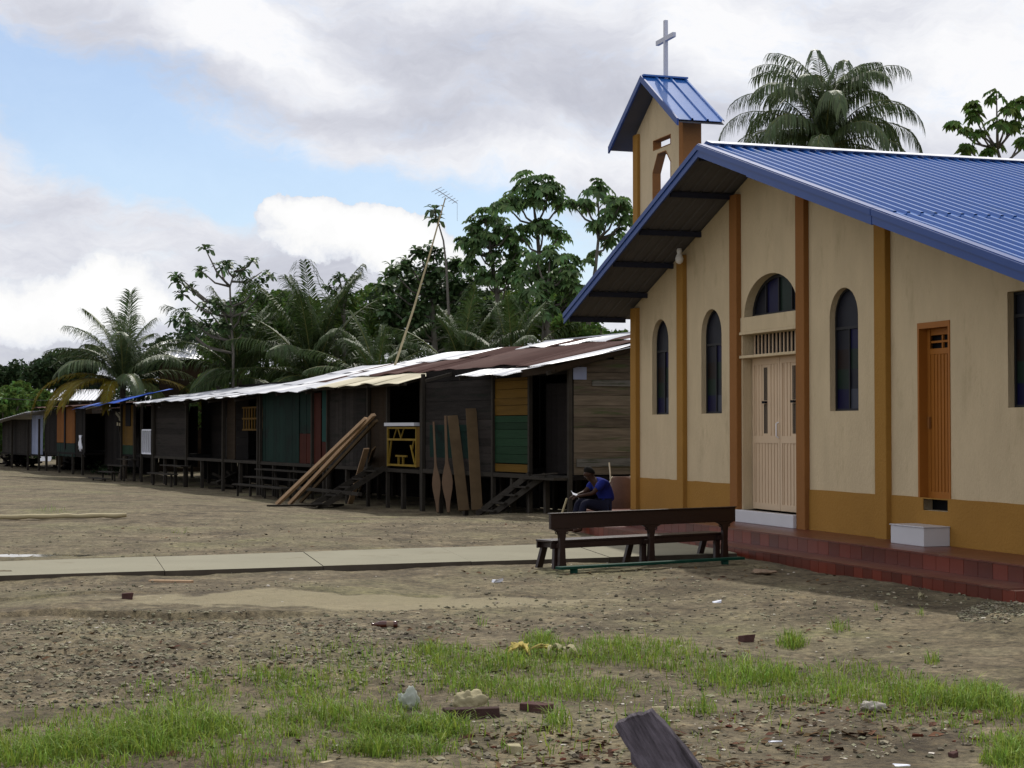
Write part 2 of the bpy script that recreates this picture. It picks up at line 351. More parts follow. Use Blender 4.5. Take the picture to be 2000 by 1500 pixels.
M['yellow_husk'] = mat('yellow_dry_husk', (.55, .45, .14), .8, .3, 8, isl=.2, trans=.3)
M['barrow'] = mat('rusty_tray', (0.124, 0.0735, 0.05625), .75, .25, 5, dirt=(0.2604, 0.252, 0.225), dirt_sc=4, dirt_lo=.58)
M['barrow_rim'] = mat('cream_rim', (.60, .55, .42), .7, .1, 5)
M['bottle'] = mat('brown_bottle_glass', (.07, .016, .008), .12, .15, 5, spec=.7)
M['labelw'] = mat('paper_label', (0.2475, 0.176, 0.121), .8, .1, 5)
M['brick'] = mat('dark_brick', (.085, .045, .04), .9, .2, 6, bump=.6, bscale=25)
M['redbrick'] = mat('red_brick_bit', (0.0784, 0.0224, 0.0112), .9, .2, 8, bump=.6, bscale=30)
M['oldboard'] = mat('purple_grey_board', (0.088, 0.0756, 0.0882), .8, .8, 3.0, bump=1.0, bscale=6, stretch=(12, 3, 1.0), grain=radians(31.5), dirt=(0.028, 0.0231, 0.0252), dirt_sc=.9, dirt_lo=.57)
M['darkwood'] = mat('charred_wood', (.055, .032, .028), .9, .3, 4, bump=.8, bscale=14)
M['bark'] = mat('grey_bark', (0.112, 0.098, 0.0805), .9, .25, 4, bump=.5, bscale=14)
M['bark_pale'] = mat('pale_bark', (0.132, 0.121, 0.1045), .9, .2, 4, bump=.4, bscale=14)
M['palm_bark'] = mat('palm_trunk', (.13, .105, .08), .9, .25, 3, bump=.7, bscale=10, stretch=(1, 1, 5))
M['rachis'] = mat('frond_rib', (.16, .17, .055), .6, .1, 4)
M['leaf_palm'] = mat('palm_leaflets', (.048, .078, .022), .55, .25, .8, isl=.35, spec=.3, trans=.25, hue=.02)
M['leaf_palm_grey'] = mat('palm_leaflets_silver', (0.07667, 0.1122, 0.04306), .5, .25, .8, isl=.35, spec=.4, trans=.25, hue=.02)
M['leaf_yellow'] = mat('yellowing_leaflets', (0.189, 0.147, 0.0154), .5, .25, .8, isl=.3, trans=.4, hue=.02)
M['leaf_cec'] = mat('big_lobed_leaves', (0.102, 0.18, 0.06), .5, .3, 1.0, isl=.50, spec=.35, trans=.40, hue=.025)
M['leaf_big'] = mat('glossy_broad_leaves', (0.069, 0.1207, 0.0437), .48, .3, 1.0, isl=.5, spec=.4, trans=.35, hue=.025)
M['leaf_bush'] = mat('bush_leaves', (.085, .145, .032), .5, .35, .9, isl=.5, trans=.30, hue=.03)
M['leaf_dark'] = mat('dark_bush_leaves', (.034, .058, .024), .5, .35, .9, isl=.5, trans=.2, hue=.03)
M['grass'] = mat('grass_blades', (0.1857, 0.2677, 0.04125), .55, .25, 1.5, isl=.45, trans=.4, hue=.03)
M['stone'] = mat('gravel_stones', (0.1987, 0.1814, 0.125), .85, .3, 30, isl=.65, hue=.03)
M['stone_pale'] = mat('pale_chips', (.50, .46, .40), .8, .2, 20, isl=.4)
M['litter'] = mat('dead_leaves', (0.102, 0.057, 0.02925), .85, .3, 10, isl=.6, trans=.1, hue=.03)
M['wire'] = mat('wire', (.03, .03, .03), .6, .1, 4)
M['alu'] = mat('aluminium_rods', (.28, .29, .32), .4, .1, 4, metal=.6)
M['lamp_w'] = mat('lamp_glass', (.65, .63, .58), .3, .05, 4)
M['water'] = mat('puddle_water', (.16, .14, .11), .04, .05, 2, spec=.9)

# ground material
def ground_mat():
    m = bpy.data.materials.new('trodden_earth'); m.use_nodes = True; t = m.node_tree; b = t.nodes['Principled BSDF']; q = NT(t)
    co = q.new('ShaderNodeTexCoord').outputs['Object']
    n1 = q.noise(co, .35, 6, .62).outputs[0]; n2 = q.noise(co, 1.9, 8, .68).outputs[0]; n3 = q.noise(co, 14, 6, .7).outputs[0]; n4 = q.noise(co, 60, 3, .6).outputs[0]
    c = q.ramp(n2, [(.30, (.054, .041, .026)), (.46, (.120, .096, .060)), (.60, (.176, .146, .094)), (.8, (.26, .222, .15))])
    c = q.mix(q.ss(n1, .42, .66), c, (.172, .152, .090, 1))
    c = q.mix(q.m('MULTIPLY', q.ss(n1, .56, .72), .55), c, (.115, .115, .042, 1))          # algae tint
    spk = q.ramp(n3, [(.34, (.42, .40, .38)), (.50, (1, 1, 1)), (.66, (1.5, 1.46, 1.4))])
    c = q.mix(1.0, c, q.ramp(q.noise(co, .75, 5, .6, .6).outputs[0], [(.34, (.66, .64, .62)), (.52, (1, 1, 1)), (.68, (1.18, 1.17, 1.14))]), 'MULTIPLY')
    c = q.mix(.9, c, spk, 'MULTIPLY')
    n5 = q.noise(co, 5.5, 7, .72).outputs[0]; c = q.mix(1.0, c, q.ramp(n5, [(.30, (.55, .53, .50)), (.48, (.95, .95, .93)), (.70, (1.45, 1.42, 1.36))]), 'MULTIPLY')
    v = q.new('ShaderNodeTexVoronoi'); q.put(v.inputs['Vector'], co); v.inputs['Scale'].default_value = 34
    vd = q.ss(v.outputs['Distance'], .10, .26, 1.0, 0.0)
    sel = q.m('MULTIPLY', vd, q.ss(q.noise(co, 9, 3, .5).outputs[0], .50, .60))
    sc = q.new('ShaderNodeSeparateColor'); t.links.new(v.outputs['Color'], sc.inputs[0])
    stc = q.ramp(sc.outputs[0], [(0, (.035, .028, .022)), (.5, (.12, .095, .075)), (.85, (.22, .19, .15)), (1, (.45, .42, .36))])
    c = q.mix(q.m('MULTIPLY', sel, .8), c, stc)
    # pale dried mud tongue
    mp = q.new('ShaderNodeMapping', vector_type='TEXTURE'); t.links.new(co, mp.inputs[0]); mp.inputs['Location'].default_value = (-1.7, 18.6, 0); mp.inputs['Rotation'].default_value = (0, 0, .12); mp.inputs['Scale'].default_value = (3.9, 1.0, 3)
    gr = q.new('ShaderNodeTexGradient', gradient_type='SPHERICAL'); t.links.new(mp.outputs[0], gr.inputs[0])
    mud = q.ss(q.m('MULTIPLY_ADD', q.m('SUBTRACT', n2, .5), 1.1, gr.outputs[1]), .22, .42)
    c = q.mix(q.m('MULTIPLY', mud, .75), c, (.29, .25, .155, 1))
    t.links.new(c, b.inputs['Base Color']); b.inputs['Roughness'].default_value = .92; b.inputs['Specular IOR Level'].default_value = .25
    h = q.m('ADD', q.m('MULTIPLY', n3, .6), q.m('MULTIPLY_ADD', sel, .5, q.m('MULTIPLY', n4, .3)))
    bp = q.new('ShaderNodeBump'); bp.inputs['Strength'].default_value = 1.0; bp.inputs['Distance'].default_value = .045
    t.links.new(h, bp.inputs['Height']); t.links.new(bp.outputs[0], b.inputs['Normal'])
    return m
M['earth'] = ground_mat()

# ------------------------------------------------------------------ ground sheet
def axis(lo, fine0, fine1, hi, step, n_out):
    a = list(np.arange(fine0, fine1+1e-6, step))
    r = (np.linspace(0, 1, n_out+1)[1:])**3
    return np.array(sorted([fine0-(fine0-lo)*k for k in r]+a+[fine1+(hi-fine1)*k for k in r]))
xs = axis(-500, -8.5, 8.5, 500, .07, 30)
ys1 = np.concatenate([np.linspace(-60, 6, 8), np.arange(6.5, 20, .045), np.arange(20, 42, .12), np.arange(42, 90, .8), np.linspace(90, 900, 24)])
XX, YY = np.meshgrid(xs, ys1)
ZZ = gh(XX, YY)
nr, nc = XX.shape
me = bpy.data.meshes.new('ground')
me.vertices.add(nr*nc); me.vertices.foreach_set('co', np.stack([XX, YY, ZZ], -1).astype(np.float32).ravel())
ii, jj = np.meshgrid(np.arange(nr-1), np.arange(nc-1), indexing='ij'); a = (ii*nc+jj).ravel()
quads = np.stack([a, a+1, a+nc+1, a+nc], -1)
me.loops.add(quads.size); me.loops.foreach_set('vertex_index', quads.ravel().astype(np.int32))
me.polygons.add(len(quads)); me.polygons.foreach_set('loop_start', np.arange(0, quads.size, 4, dtype=np.int32))
me.polygons.foreach_set('use_smooth', np.ones(len(quads), bool)); me.update(); me.validate()
me.materials.append(M['earth'])
go = bpy.data.objects.new('ground', me); COL.objects.link(go); tag(go, kind='structure', label='trodden brown earth of the village square')

# concrete walk
def walk():
    mb = MB(); zt = .078
    nl, nr_ = G(0, 1125, zt), G(1440, 1081, zt); fl, fr = G(0, 1097, zt), G(1340, 1054, zt)
    dn = (nr_-nl); df = (fr-fl)
    n0 = nl-dn*1.4; f0 = fl-df*1.4; N = 12
    ts = [-1.42+.202*k for k in range(N)]+[1.0]
    for k in range(N):
        a, b = ts[k]+.0005, ts[k+1]-.0005
        P = [nl+dn*a, nl+dn*b, fl+df*b, fl+df*a]
        top = [Vector((p.x, p.y, zt+.004*(k % 2))) for p in P]; bot = [Vector((p.x, p.y, -.12)) for p in P]
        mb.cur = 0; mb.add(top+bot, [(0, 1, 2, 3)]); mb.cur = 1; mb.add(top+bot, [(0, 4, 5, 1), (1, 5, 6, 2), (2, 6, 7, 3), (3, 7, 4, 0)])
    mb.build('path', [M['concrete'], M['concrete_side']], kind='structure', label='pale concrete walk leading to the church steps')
walk()
# puddle
mb = MB(); c = Vector((-7.6, 25.7, .0)); mb.add([Vector((c.x+1.25*cos(t)*(1+.15*sin(3*t)), c.y+.45*sin(t)*(1+.2*sin(2*t+1)), -.022)) for t in [2*pi*k/28 for k in range(28)]], [tuple(range(28))])
mb.build('puddle', M['water'], kind='structure', label='small puddle beside the concrete walk')

# ------------------------------------------------------------------ the church
church = thing('church', CH_O, A1-pi/2, 'cream stucco church with ochre pilasters, blue ribbed metal roof and bell gable', 'church')
FL = .355; T_AP = 5.66; Z_AP = 6.22; T_L = -.58; T_R = 16.4; V0 = -1.2; V1 = 15.0
def U(t): return Z_AP-.367*(T_AP-t) if t < T_AP else Z_AP-.315*(t-T_AP)
WT = .24
holes = [arch(.86, 1.63, 2.16, 3.50, 3.93), arch(3.06, 3.89, 2.16, 3.52, 3.97), arch(7.64, 8.48, 2.16, 3.55, 3.98),
         [(4.70, .56), (6.70, .56), (6.70, 3.50), (4.70, 3.50)], arch(4.76, 6.64, 3.74, 3.76, 4.40, 18),
         [(10.08, .80), (10.86, .80), (10.86, 3.32), (10.08, 3.32)], [(12.14, 2.16), (13.9, 2.16), (13.9, 3.60), (12.14, 3.60)]]
outer = [(0, -.3), (15.5, -.3), (15.5, U(15.5)+.10), (T_AP, Z_AP+.10), (0, U(0)+.10)]
fw = holed(outer, holes, 0, WT); fw.build('facade_wall', M['stucco'], church)
mb = MB(); mb.box(0, .22, WT+.002, 12.5, -.3, U(0)+.02); mb.box(15.28, 15.5, WT+.002, 12.5, -.3, U(15.5)+.02); mb.box(.222, 15.278, 12.3, 12.5, -.3, 3.0)
mb.build('side_wall', M['stucco'], church)
gb = holed([(.222, 3.002), (15.278, 3.002), (15.278, U(15.4)+.05), (T_AP, Z_AP+.08), (.222, U(.3)+.05)], [], 12.3, 12.5); gb.build('rear_gable', M['stucco'], church)
mb = MB(); mb.box(.3, 15.2, 2.2, 2.3, 0, 3.2); mb.build('interior_dark_screen', M['dark'], church)  # added near-black sheet that stands for the unlit inside of the church
# painted wainscot band
def wob(a, b): return [(a+(b-a)*k/24, .97+.012*(R0_.random()-.5)) for k in range(25)][::-1]
R0_ = random.Random(4)
band = holed([(.262, FL), (4.37, FL)]+wob(.262, 4.37), [], -.014, -.001); band.build('wainscot', M['ochre'], church)
band = holed([(7.002, FL), (15.5, FL)]+wob(7.002, 15.5), [[(10.20, .80), (10.80, .80), (10.80, .955), (10.20, .955)]], -.014, -.001); band.build('wainscot', M['ochre'], church)
for i, (a, b) in enumerate([(-.01, .26), (2.18, 2.45), (4.37, 4.65), (6.72, 7.0), (9.07, 9.38)]):
    z1 = min(U(a), U(b))+.07
    mb = MB(); mb.box(a, b, -.09, .03 if i else .30, -.2, z1)
    mb.build('pilaster', M['rust_orange'] if i in (2, 3) else M['ochre'], church, bevel=.012)
# windows
def window(x0, x1, z0, zs, zt, flat=False):
    o = arch(x0, x1, z0, zs, zt) if not flat else [(x0, z0), (x1, z0), (x1, zt), (x0, zt)]
    def inset(k):
        cx = (x0+x1)/2; cz = (z0+zt)/2; sxx = (x1-x0-2*k)/(x1-x0); sz = (zt-z0-2*k)/(zt-z0)
        return [(cx+(x-cx)*sxx, cz+(z-cz)*sz) for x, z in o]
    fr = holed(inset(.002), [inset(.035)], .09, .13)
    ztr = zs-.16 if not flat else zt-.3; cx = (x0+x1)/2
    fr.box(x0+.03, x1-.03, .085, .125, ztr-.02, ztr+.02)
    nC = 2 if not flat else 4
    for c in range(1, nC): xx = x0+(x1-x0)*c/nC; fr.box(xx-.012, xx+.012, .09, .12, z0+.03, ztr-.02)
    f = fr.build('window', M['frame_dark'], church)
    g = MB(); rows = 4; pal = [4, 1, 3, 0, 0, 2, 1, 3, 2, 0, 0, 1, 4, 2, 0, 1]
    cols = nC; cw = (x1-x0-.06)/cols; rh = (ztr-z0-.05)/rows; seq = {(0, 0): 1, (1, 0): 4, (0, 1): 2, (1, 1): 0, (0, 2): 3, (1, 2): 2, (0, 3): 0, (1, 3): 1}
    for r in range(rows):
        for c in range(cols):
            g.cur = seq.get((c % 2, r), 0); a = x0+.03+c*cw; zz = z0+.03+r*rh
            g.add([(a, .112, zz), (a+cw, .112, zz), (a+cw, .112, zz+rh), (a, .112, zz+rh)], [(0, 1, 2, 3)])
    g.cur = 0; top = [(x, z) for x, z in inset(.01) if z >= ztr] if not flat else [(x1-.03, ztr), (x1-.03, zt-.02), (x0+.03, zt-.02), (x0+.03, ztr)]
    if not flat: top = [(x0+.012, ztr), (x1-.012, ztr)]+[(x, z) for x, z in inset(.012) if z > ztr+.05][0:]
    g.add([(x, .112, z) for x, z in top], [tuple(range(len(top)))])
    g.build('glass', [M['glass_dark'], M['glass_blue'], M['glass_green'], M['glass_brown'], M['glass_pale']], f)
window(.86, 1.63, 2.16, 3.50, 3.93); window(3.06, 3.89, 2.16, 3.52, 3.97); window(7.64, 8.48, 2.16, 3.55, 3.98); window(12.14, 13.9, 2.16, 3.5, 3.60, True)
# fanlight over the main door
fo = arch(4.762, 6.638, 3.742, 3.76, 4.398, 18); fi = arch(4.83, 6.57, 3.79, 3.80, 4.34, 18)
fr = holed(fo, [fi], .15, .20)
for x in (5.25, 5.70, 6.15): fr.box(x-.015, x+.015, .15, .19, 3.78, 3.80+.55*sqrt(max(0, 1-((x-5.7)/.9)**2)))
f = fr.build('fanlight', M['frame_dark'], church)
g = MB(); g.cur = 0
xs_ = [4.83, 5.25, 5.70, 6.15, 6.57]
for k in range(4):
    g.cur = [0, 1, 2, 0][k]; a, b = xs_[k], xs_[k+1]; pts = [(a, 3.79), (b, 3.79)]+[(b+(a-b)*j/6, 3.79+.55*sqrt(max(0, 1-((b+(a-b)*j/6-5.7)/.875)**2))) for j in range(7)]
    g.add([(x, .18, z) for x, z in pts], [tuple(range(len(pts)))])
g.build('glass', [M['glass_dark'], M['glass_blue'], M['glass_green']], f)
mb = MB(); mb.box(4.655, 6.718, -.02, .05, 3.50, 3.74); mb.box(4.655, 6.718, -.045, .20, 3.452, 3.498); mb.box(4.655, 6.718, -.045, .20, 3.062, 3.108)
mb.build('lintel', M['stucco'], church, bevel=.006)
gr = MB()
for k in range(15): x = 4.80+k*.130; gr.box(x-.013, x+.013, .165, .185, 3.11, 3.45)
gv = gr.build('vent_grille', M['door_cream'], church)
mb = MB(); mb.box(4.702, 6.698, .215, .236, 3.11, 3.45); mb.build('interior_dark_sheet', M['dark'], gv)  # near-black sheet, paints the dark inside behind the bars
# double door, each leaf a part
def leaf(x0, x1):
    mb = MB(); y = .18; mb.box(x0, x1, y, y+.04, .575, 3.06); W_ = x1-x0
    for s in (x0, x1-.07): mb.box(s, s+.07, y-.014, y, .575, 3.06)
    for z0, z1 in ((.575, .68), (1.66, 1.78), (2.95, 3.06)): mb.box(x0+.07, x1-.07, y-.014, y, z0, z1)
    for a, b in ((.68, 1.66), (1.78, 2.95)):
        for k in range(1, 9):
            x = x0+W_*k/9
            if abs(k-4.5) < 1 and a > 1: continue
            mb.box(x-.012, x+.012, y-.012, y, a, b)
    d = mb.build('door_leaf', M['door_cream'], church, bevel=.004)
    cx = (x0+x1)/2-.02; mb = MB()
    for z0, z1 in ((1.82, 2.30), (2.36, 2.90)):
        for k in range(3): mb.box(cx-.06+k*.045, cx-.035+k*.045, y-.006, y-.001, z0, z1)
    mb.build('slot', M['dark'], d)
    mb = MB(); mb.box(cx-.055, cx+.055, y-.05, y-.003, 2.31, 2.35); mb.build('knocker', M['dark'], d)
    return d
d1 = leaf(4.715, 5.69); d2 = leaf(5.705, 6.69)
mb = MB(); mb.tube([(5.66, .16, 1.75), (5.66, .12, 1.78), (5.66, .12, 1.98), (5.66, .16, 2.0)], .012, 6); mb.build('handle', M['white_metal'], d1)
mb = MB(); mb.box(4.655, 6.715, -.14, .24, FL+.001, .56); mb.build('threshold', M['white_tile'], church, bevel=.01)
# orange side door, raised above the step
mb = MB(); y = .13; x0, x1 = 10.12, 10.82; mb.box(x0, x1, y, y+.04, .955, 2.98)
for s in (x0, x1-.07): mb.box(s, s+.07, y-.014, y, .955, 3.25)
mb.box(x0+.07, x1-.07, y, y+.04, 3.16, 3.25); mb.box(x0+.07, x1-.07, y-.012, y, 2.90, 2.98); mb.box(x0+.07, x1-.07, y-.012, y, .955, 1.05)
mb.box(x0+.07, x1-.07, y, y+.03, 3.055, 3.085); mb.box(10.455, 10.485, y, y+.03, 2.98, 3.055); mb.box(10.455, 10.485, y, y+.03, 3.085, 3.16)
for k in range(1, 7): x = x0+.07+(x1-x0-.14)*k/7; mb.box(x-.01, x+.01, y-.012, y, 1.05, 2.90)
od = mb.build('side_door', M['door_orange'], church, bevel=.004)
fr = holed([(10.078, .955), (10.862, .955), (10.862, 3.33), (10.078, 3.33)], [[(10.12, .956), (10.82, .956), (10.82, 3.25), (10.12, 3.25)]], -.012, .2)
fr.build('door_frame', M['door_orange'], church)
mb = MB(); mb.box(10.09, 10.85, .205, .235, .80, 3.3); mb.build('interior_dark_sheet', M['dark'], od)  # near-black sheet, paints the dark behind the door and the hole under it
mb = MB(); mb.box(10.16, 10.20, .09, .118, 1.9, 2.06); mb.build('handle', M['rust_orange'], od)
mb = MB(); mb.box(10.03, 10.85, -.41, -.016, FL+.001, .60); mb.box(10.015, 10.865, -.425, -.016, .601, .615)
mb.build('tiled_block_step', M['white_tile'], church, bevel=.006)
# soffit, purlins, roof sheets, fascias, ridge
def slope_pts(t0, t1, v, dz): return [(t0, v, U(t0)+dz), (t1, v, U(t1)+dz)]
def ribbed(t0, t1, va, vb, pitch, h, dz, seg=None):
    P = []; v = va; k = 0
    vs = []
    while v < vb:
        vs += [(v, 0), (v+pitch*.62, 0), (v+pitch*.70, h), (v+pitch*.90, h)]; v += pitch
    vs.append((vb, 0))
    ts = [t0+(t1-t0)*k/10 for k in range(11)]
    mb = MB(); mb.grid([[(t, vv, U(t)+dz+hh+.012*(float(vnoise(t*1.3, vv*1.1, 6))-.5)) for vv, hh in vs] for t in ts]); return mb
mb = ribbed(T_L, T_AP, V0, V1, .2, .03, .17); mb.build('roof', M['blue_roof'], church, solid=.004)
r = ribbed(T_AP, 11.2, V0+.02, V1, .2, .042, .178)
r.build('roof', M['blue_roof'], church, solid=.004)
r = ribbed(11.05, T_R, V0+.02, V1, .2, .042, .160); r.build('roof', M['blue_roof'], church, solid=.004)
def soff(t0, t1): return ribbed(t0, t1, V0+.03, V1-.05, .2, .012, .105)
soff(T_L+.02, T_AP).build('soffit', M['soffit'], church); soff(T_AP, T_R-.02).build('soffit', M['soffit'], church)
for t in (-.48, .62, 1.84, 3.05, 4.38, 5.55, 6.9, 8.2, 9.5, 10.8, 12.1, 13.4, 14.7):
    mb = MB(); mb.box(t-.035, t+.035, V0+.04, -.001, U(t)+.0, U(t)+.09); mb.build('purlin', M['purlin'], church)
def fascia(t0, t1, dz0=.0, dz1=.185, th=.03, v=V0-.015):
    mb = MB()
    def q(y0, y1, a, b): mb.add([(t0, y0, U(t0)+a), (t1, y0, U(t1)+a), (t1, y1, U(t1)+a), (t0, y1, U(t0)+a), (t0, y0, U(t0)+b), (t1, y0, U(t1)+b), (t1, y1, U(t1)+b), (t0, y1, U(t0)+b)],
        [(0, 3, 2, 1), (4, 5, 6, 7), (0, 1, 5, 4), (1, 2, 6, 5), (2, 3, 7, 6), (3, 0, 4, 7)])
    q(v-th, v, dz0, dz1); q(v-th-.02, v-th-.001, dz1-.075, dz1+.012); q(v-th, v+.09, dz1+.013, dz1+.028)
    mb.build('fascia', M['blue_fascia'], church)
fascia(T_L, 2.6); fascia(2.61, T_AP); fascia(T_AP+.001, 7.38); fascia(7.39, 11.0, dz0=-.015, th=.034); fascia(11.01, T_R)
mb = MB(); z = U(T_AP)+.245
for va in np.arange(V0+.1, V1, 2.0): mb.add([(T_AP-.2, va, z-.055), (T_AP, va, z+.02), (T_AP+.2, va, z-.045), (T_AP-.2, va+1.99, z-.055), (T_AP, va+1.99, z+.02), (T_AP+.2, va+1.99, z-.045)], [(0, 1, 4, 3), (1, 2, 5, 4)])
mb.build('ridge_cap', M['white_metal'], church, solid=.006)
# bell gable
tw_o = [(.0, 3.4), (2.35, 3.4), (2.35, 7.52), (1.13, 8.32), (.0, 7.56)]
slot = [(.87, 7.13), (1.69, 7.13), (1.69, 7.32), (.87, 7.32)]
arc = [(.84, 5.3), (1.69, 5.3), (1.69, 6.82), (1.47, 7.05), (1.08, 7.05), (.84, 6.72)]
def ins(p, k):
    cx = sum(a for a, b in p)/len(p); cz = sum(b for a, b in p)/len(p); return [(a+(k if a < cx else -k), b+(k if b < cz else -k)) for a, b in p]
holed([(x, z) if z > 4 else (x, U(x)+.25) for x, z in tw_o], [slot, arc], .03, .18).build('bell_gable_wall', M['stucco'], church)
for p in (slot, arc): holed(ins(p, .0005), [ins(p, .014)], .022, .188).build('opening_reveal', M['rust_orange'], church)
for a, b in ((-.01, .22), (2.18, 2.36)):
    mb = MB(); mb.box(a, b, -.03, .34, U(b)+.22, 7.50 if a > 1 else 7.56); mb.build('bell_gable_pillar', M['ochre'] if a < 1 else M['rust_orange'], church, bevel=.01)
def TU(t): return 8.42-.655*abs(t-1.13)
for s, te in ((-1, -.52), (1, 2.80)):
    prof = []; v = -.30
    while v < .55: prof += [(v, 0), (v+.235, 0), (v+.245, .035), (v+.275, .035), (v+.285, 0)]; v += .30
    mb = MB(); mb.grid([[(t, vv, TU(t)+hh+.05) for vv, hh in prof] for t in (1.13, te)]); mb.build('bell_gable_roof', M['blue_roof'], church, solid=.006)
    mb = MB(); mb.grid([[(t, vv, TU(t)) for vv in (-.28, .58)] for t in (1.13, te)]); mb.build('bell_gable_soffit', M['soffit'], church, solid=.01)
    mb = MB(); mb.add([(1.13, -.34, TU(1.13)-.06), (te, -.34, TU(te)-.06), (te, -.305, TU(te)-.06), (1.13, -.305, TU(1.13)-.06), (1.13, -.34, TU(1.13)+.07), (te, -.34, TU(te)+.07), (te, -.305, TU(te)+.07), (1.13, -.305, TU(1.13)+.07)],
        [(0, 3, 2, 1), (4, 5, 6, 7), (0, 1, 5, 4), (1, 2, 6, 5), (2, 3, 7, 6), (3, 0, 4, 7)]); mb.build('bell_gable_fascia', M['blue_fascia'], church)
mb = MB(); mb.box(1.05, 1.21, -.31, .60, 8.47, 8.50); mb.build('bell_gable_ridge', M['blue_roof'], church)
cr = MB(); cr.box(1.095, 1.165, .14, .21, 8.45, 9.56); cr.box(.73, 1.0945, .14, .21, 9.16, 9.25); cr.box(1.1655, 1.53, .14, .21, 9.16, 9.25)
cr.build('cross', M['cross'], church, bevel=.006)
mb = MB(); q = (2.62, -.22); zl = U(q[0]); mb.lathe([(.035, zl-.0), (.05, zl-.04), (.04, zl-.10), (.055, zl-.13), (.075, zl-.19), (.06, zl-.25), (.02, zl-.28)], 12, Matrix.Translation((q[0], q[1], 0)))
mb.build('soffit_lamp', M['lamp_w'], church, smooth=True)
# tiled platform and lower step
def tiles(mb, t0, t1, v, z0, z1, n):
    for k in range(n):
        a = t0+(t1-t0)*k/n; b = t0+(t1-t0)*(k+1)/n; mb.box(a+.004, b-.004, v-.012, v+.01, z0, z1)
def side_tiles(mb, t, v0, v1, z0, z1, n, s):
    for k in range(n):
        a = v0+(v1-v0)*k/n; b = v0+(v1-v0)*(k+1)/n; mb.box(min(t, t+s*.012), max(t, t+s*.012), a+.004, b-.004, z0, z1)
VU, VL, ZL, TL0, TR0 = -.95, -1.45, .150, .45, 14.35
mb = MB(); mb.box(-.25, 14.1, VU, -.0005, -.2, FL-.02); mb.box(TL0, TR0, VL, VU-.002, -.2, ZL-.02); mb.build('platform', M['grout'], church)
mb = MB()
for k in range(48):
    a = -.25+.3*k
    for v in (VU-.02, VU+.31, VU+.64):
        if a+.3 <= 14.15: mb.box(a+.003, a+.297, v, min(v+.326, -.016), FL-.019, FL)
mb.build('platform_tread', M['tile_top'], church)
mb = MB(); k = 0; a = TL0
while a+.3 <= TR0+.05:
    mb.box(a+.003, min(a+.297, TR0), VL-.02, VL+.245, ZL-.019, ZL); mb.box(a+.003, min(a+.297, TR0), VL+.251, VU-.013, ZL-.019, ZL); a += .3
mb.build('step_tread', M['tile_top'], church)
mb = MB(); tiles(mb, -.25, 14.1, VU, ZL+.002, FL-.022, 48); side_tiles(mb, 14.1, VU, -.02, -.1, FL-.022, 3, 1); side_tiles(mb, -.25, VU, -.02, -.1, FL-.022, 3, -1); mb.build('platform_riser', M['tile'], church)
mb = MB(); tiles(mb, TL0, TR0, VL, -.15, ZL-.022, 60); side_tiles(mb, TR0, VL, VU, -.15, ZL-.022, 2, 1); side_tiles(mb, TL0, VL, VU, -.15, ZL-.022, 2, -1); mb.build('step_riser', M['tile'], church)

# ------------------------------------------------------------------ row of stilted plank houses
class House:
    def __init__(s, tc, label, name='plank_house', group='plank houses in the row'):
        s.tc = tc; p = RW(tc, 0); p.z = -.3; s.e = thing(name, p, A2-pi/2, label, 'house', group)
    def put(s, mb, name, m, parent=None, **k):
        if parent is None: mb.v = [(x-s.tc, y, z+.3) for x, y, z in mb.v]
        else: mb.v = [(x-s.tc, y, z+.3) for x, y, z in mb.v]
        return mb.build(name, m, parent or s.e, **k)
R_ = random.Random(11)
def planks(mb, t0, t1, z0, z1, y, w=.2, th=.025, hor=True, gap=.006):
    if hor:
        z = z0
        while z < z1-.02:
            h = min(w*R_.uniform(.8, 1.2), z1-z); j = R_.uniform(0, .012)
            mb.add([(t0, y-th+j, z), (t1, y-th+j+R_.uniform(-.005, .005), z+R_.uniform(-.01, .01)), (t1, y+j, z), (t0, y+j, z), (t0, y-th+j-.004, z+h-gap), (t1, y-th+j, z+h-gap), (t1, y+j, z+h-gap), (t0, y+j, z+h-gap)],
                   [(0, 3, 2, 1), (4, 5, 6, 7), (0, 1, 5, 4), (1, 2, 6, 5), (2, 3, 7, 6), (3, 0, 4, 7)]); z += h
    else:
        t = t0
        while t < t1-.02:
            h = min(w*R_.uniform(.85, 1.15), t1-t); j = R_.uniform(0, .012)
            mb.box(t, t+h-gap, y-th+j, y+j, z0+R_.uniform(-.015, .015), z1); t += h
def planks_side(mb, x, v0, v1, z0, zf, w=.26, th=.025):
    z = z0
    while True:
        h = w*R_.uniform(.85, 1.15); j = R_.uniform(0, .012)
        # clip under the sloping roof
        va = v0
        while va < v1 and zf(va) < z+h: va += .05
        if va >= v1-.1: break
        mb.box(x-th+j, x+j, va, v1, z, z+h-.008); z += h
def sheet(h, t0, t1, v0, z0, v1, z1, m, sag=.0, skew=0.0, nm='roof_sheet'):
    P = []; n = int((t1-t0)/.019); jz = R_.uniform(-.006, .010)
    rows = []
    for i in range(5):
        f = i/4; row = []
        for k in range(n+1):
            t = t0+(t1-t0)*k/n; wv = .011*sin(t/.076*2*pi)
            row.append((t+skew*f, v0+(v1-v0)*f, z0+(z1-z0)*f+wv+jz+.015*sin(t*1.7+h.tc)-sag*sin(pi*f)+(.02*sin(t*4.1)*(1-f) if i == 0 else 0)))
        rows.append(row)
    mb = MB(); mb.grid(rows); return h.put(mb, nm, m, solid=.003)
def stilts(h, ts, vs, z1, r=.055, z0=-.45):
    for t in ts:
        for v in vs:
            mb = MB(); mb.beam((t, v, z0), (t+R_.uniform(-.03, .03), v, z1), r*2, r*2, up=(0, 1, 0)); h.put(mb, 'stilt', M['post'])
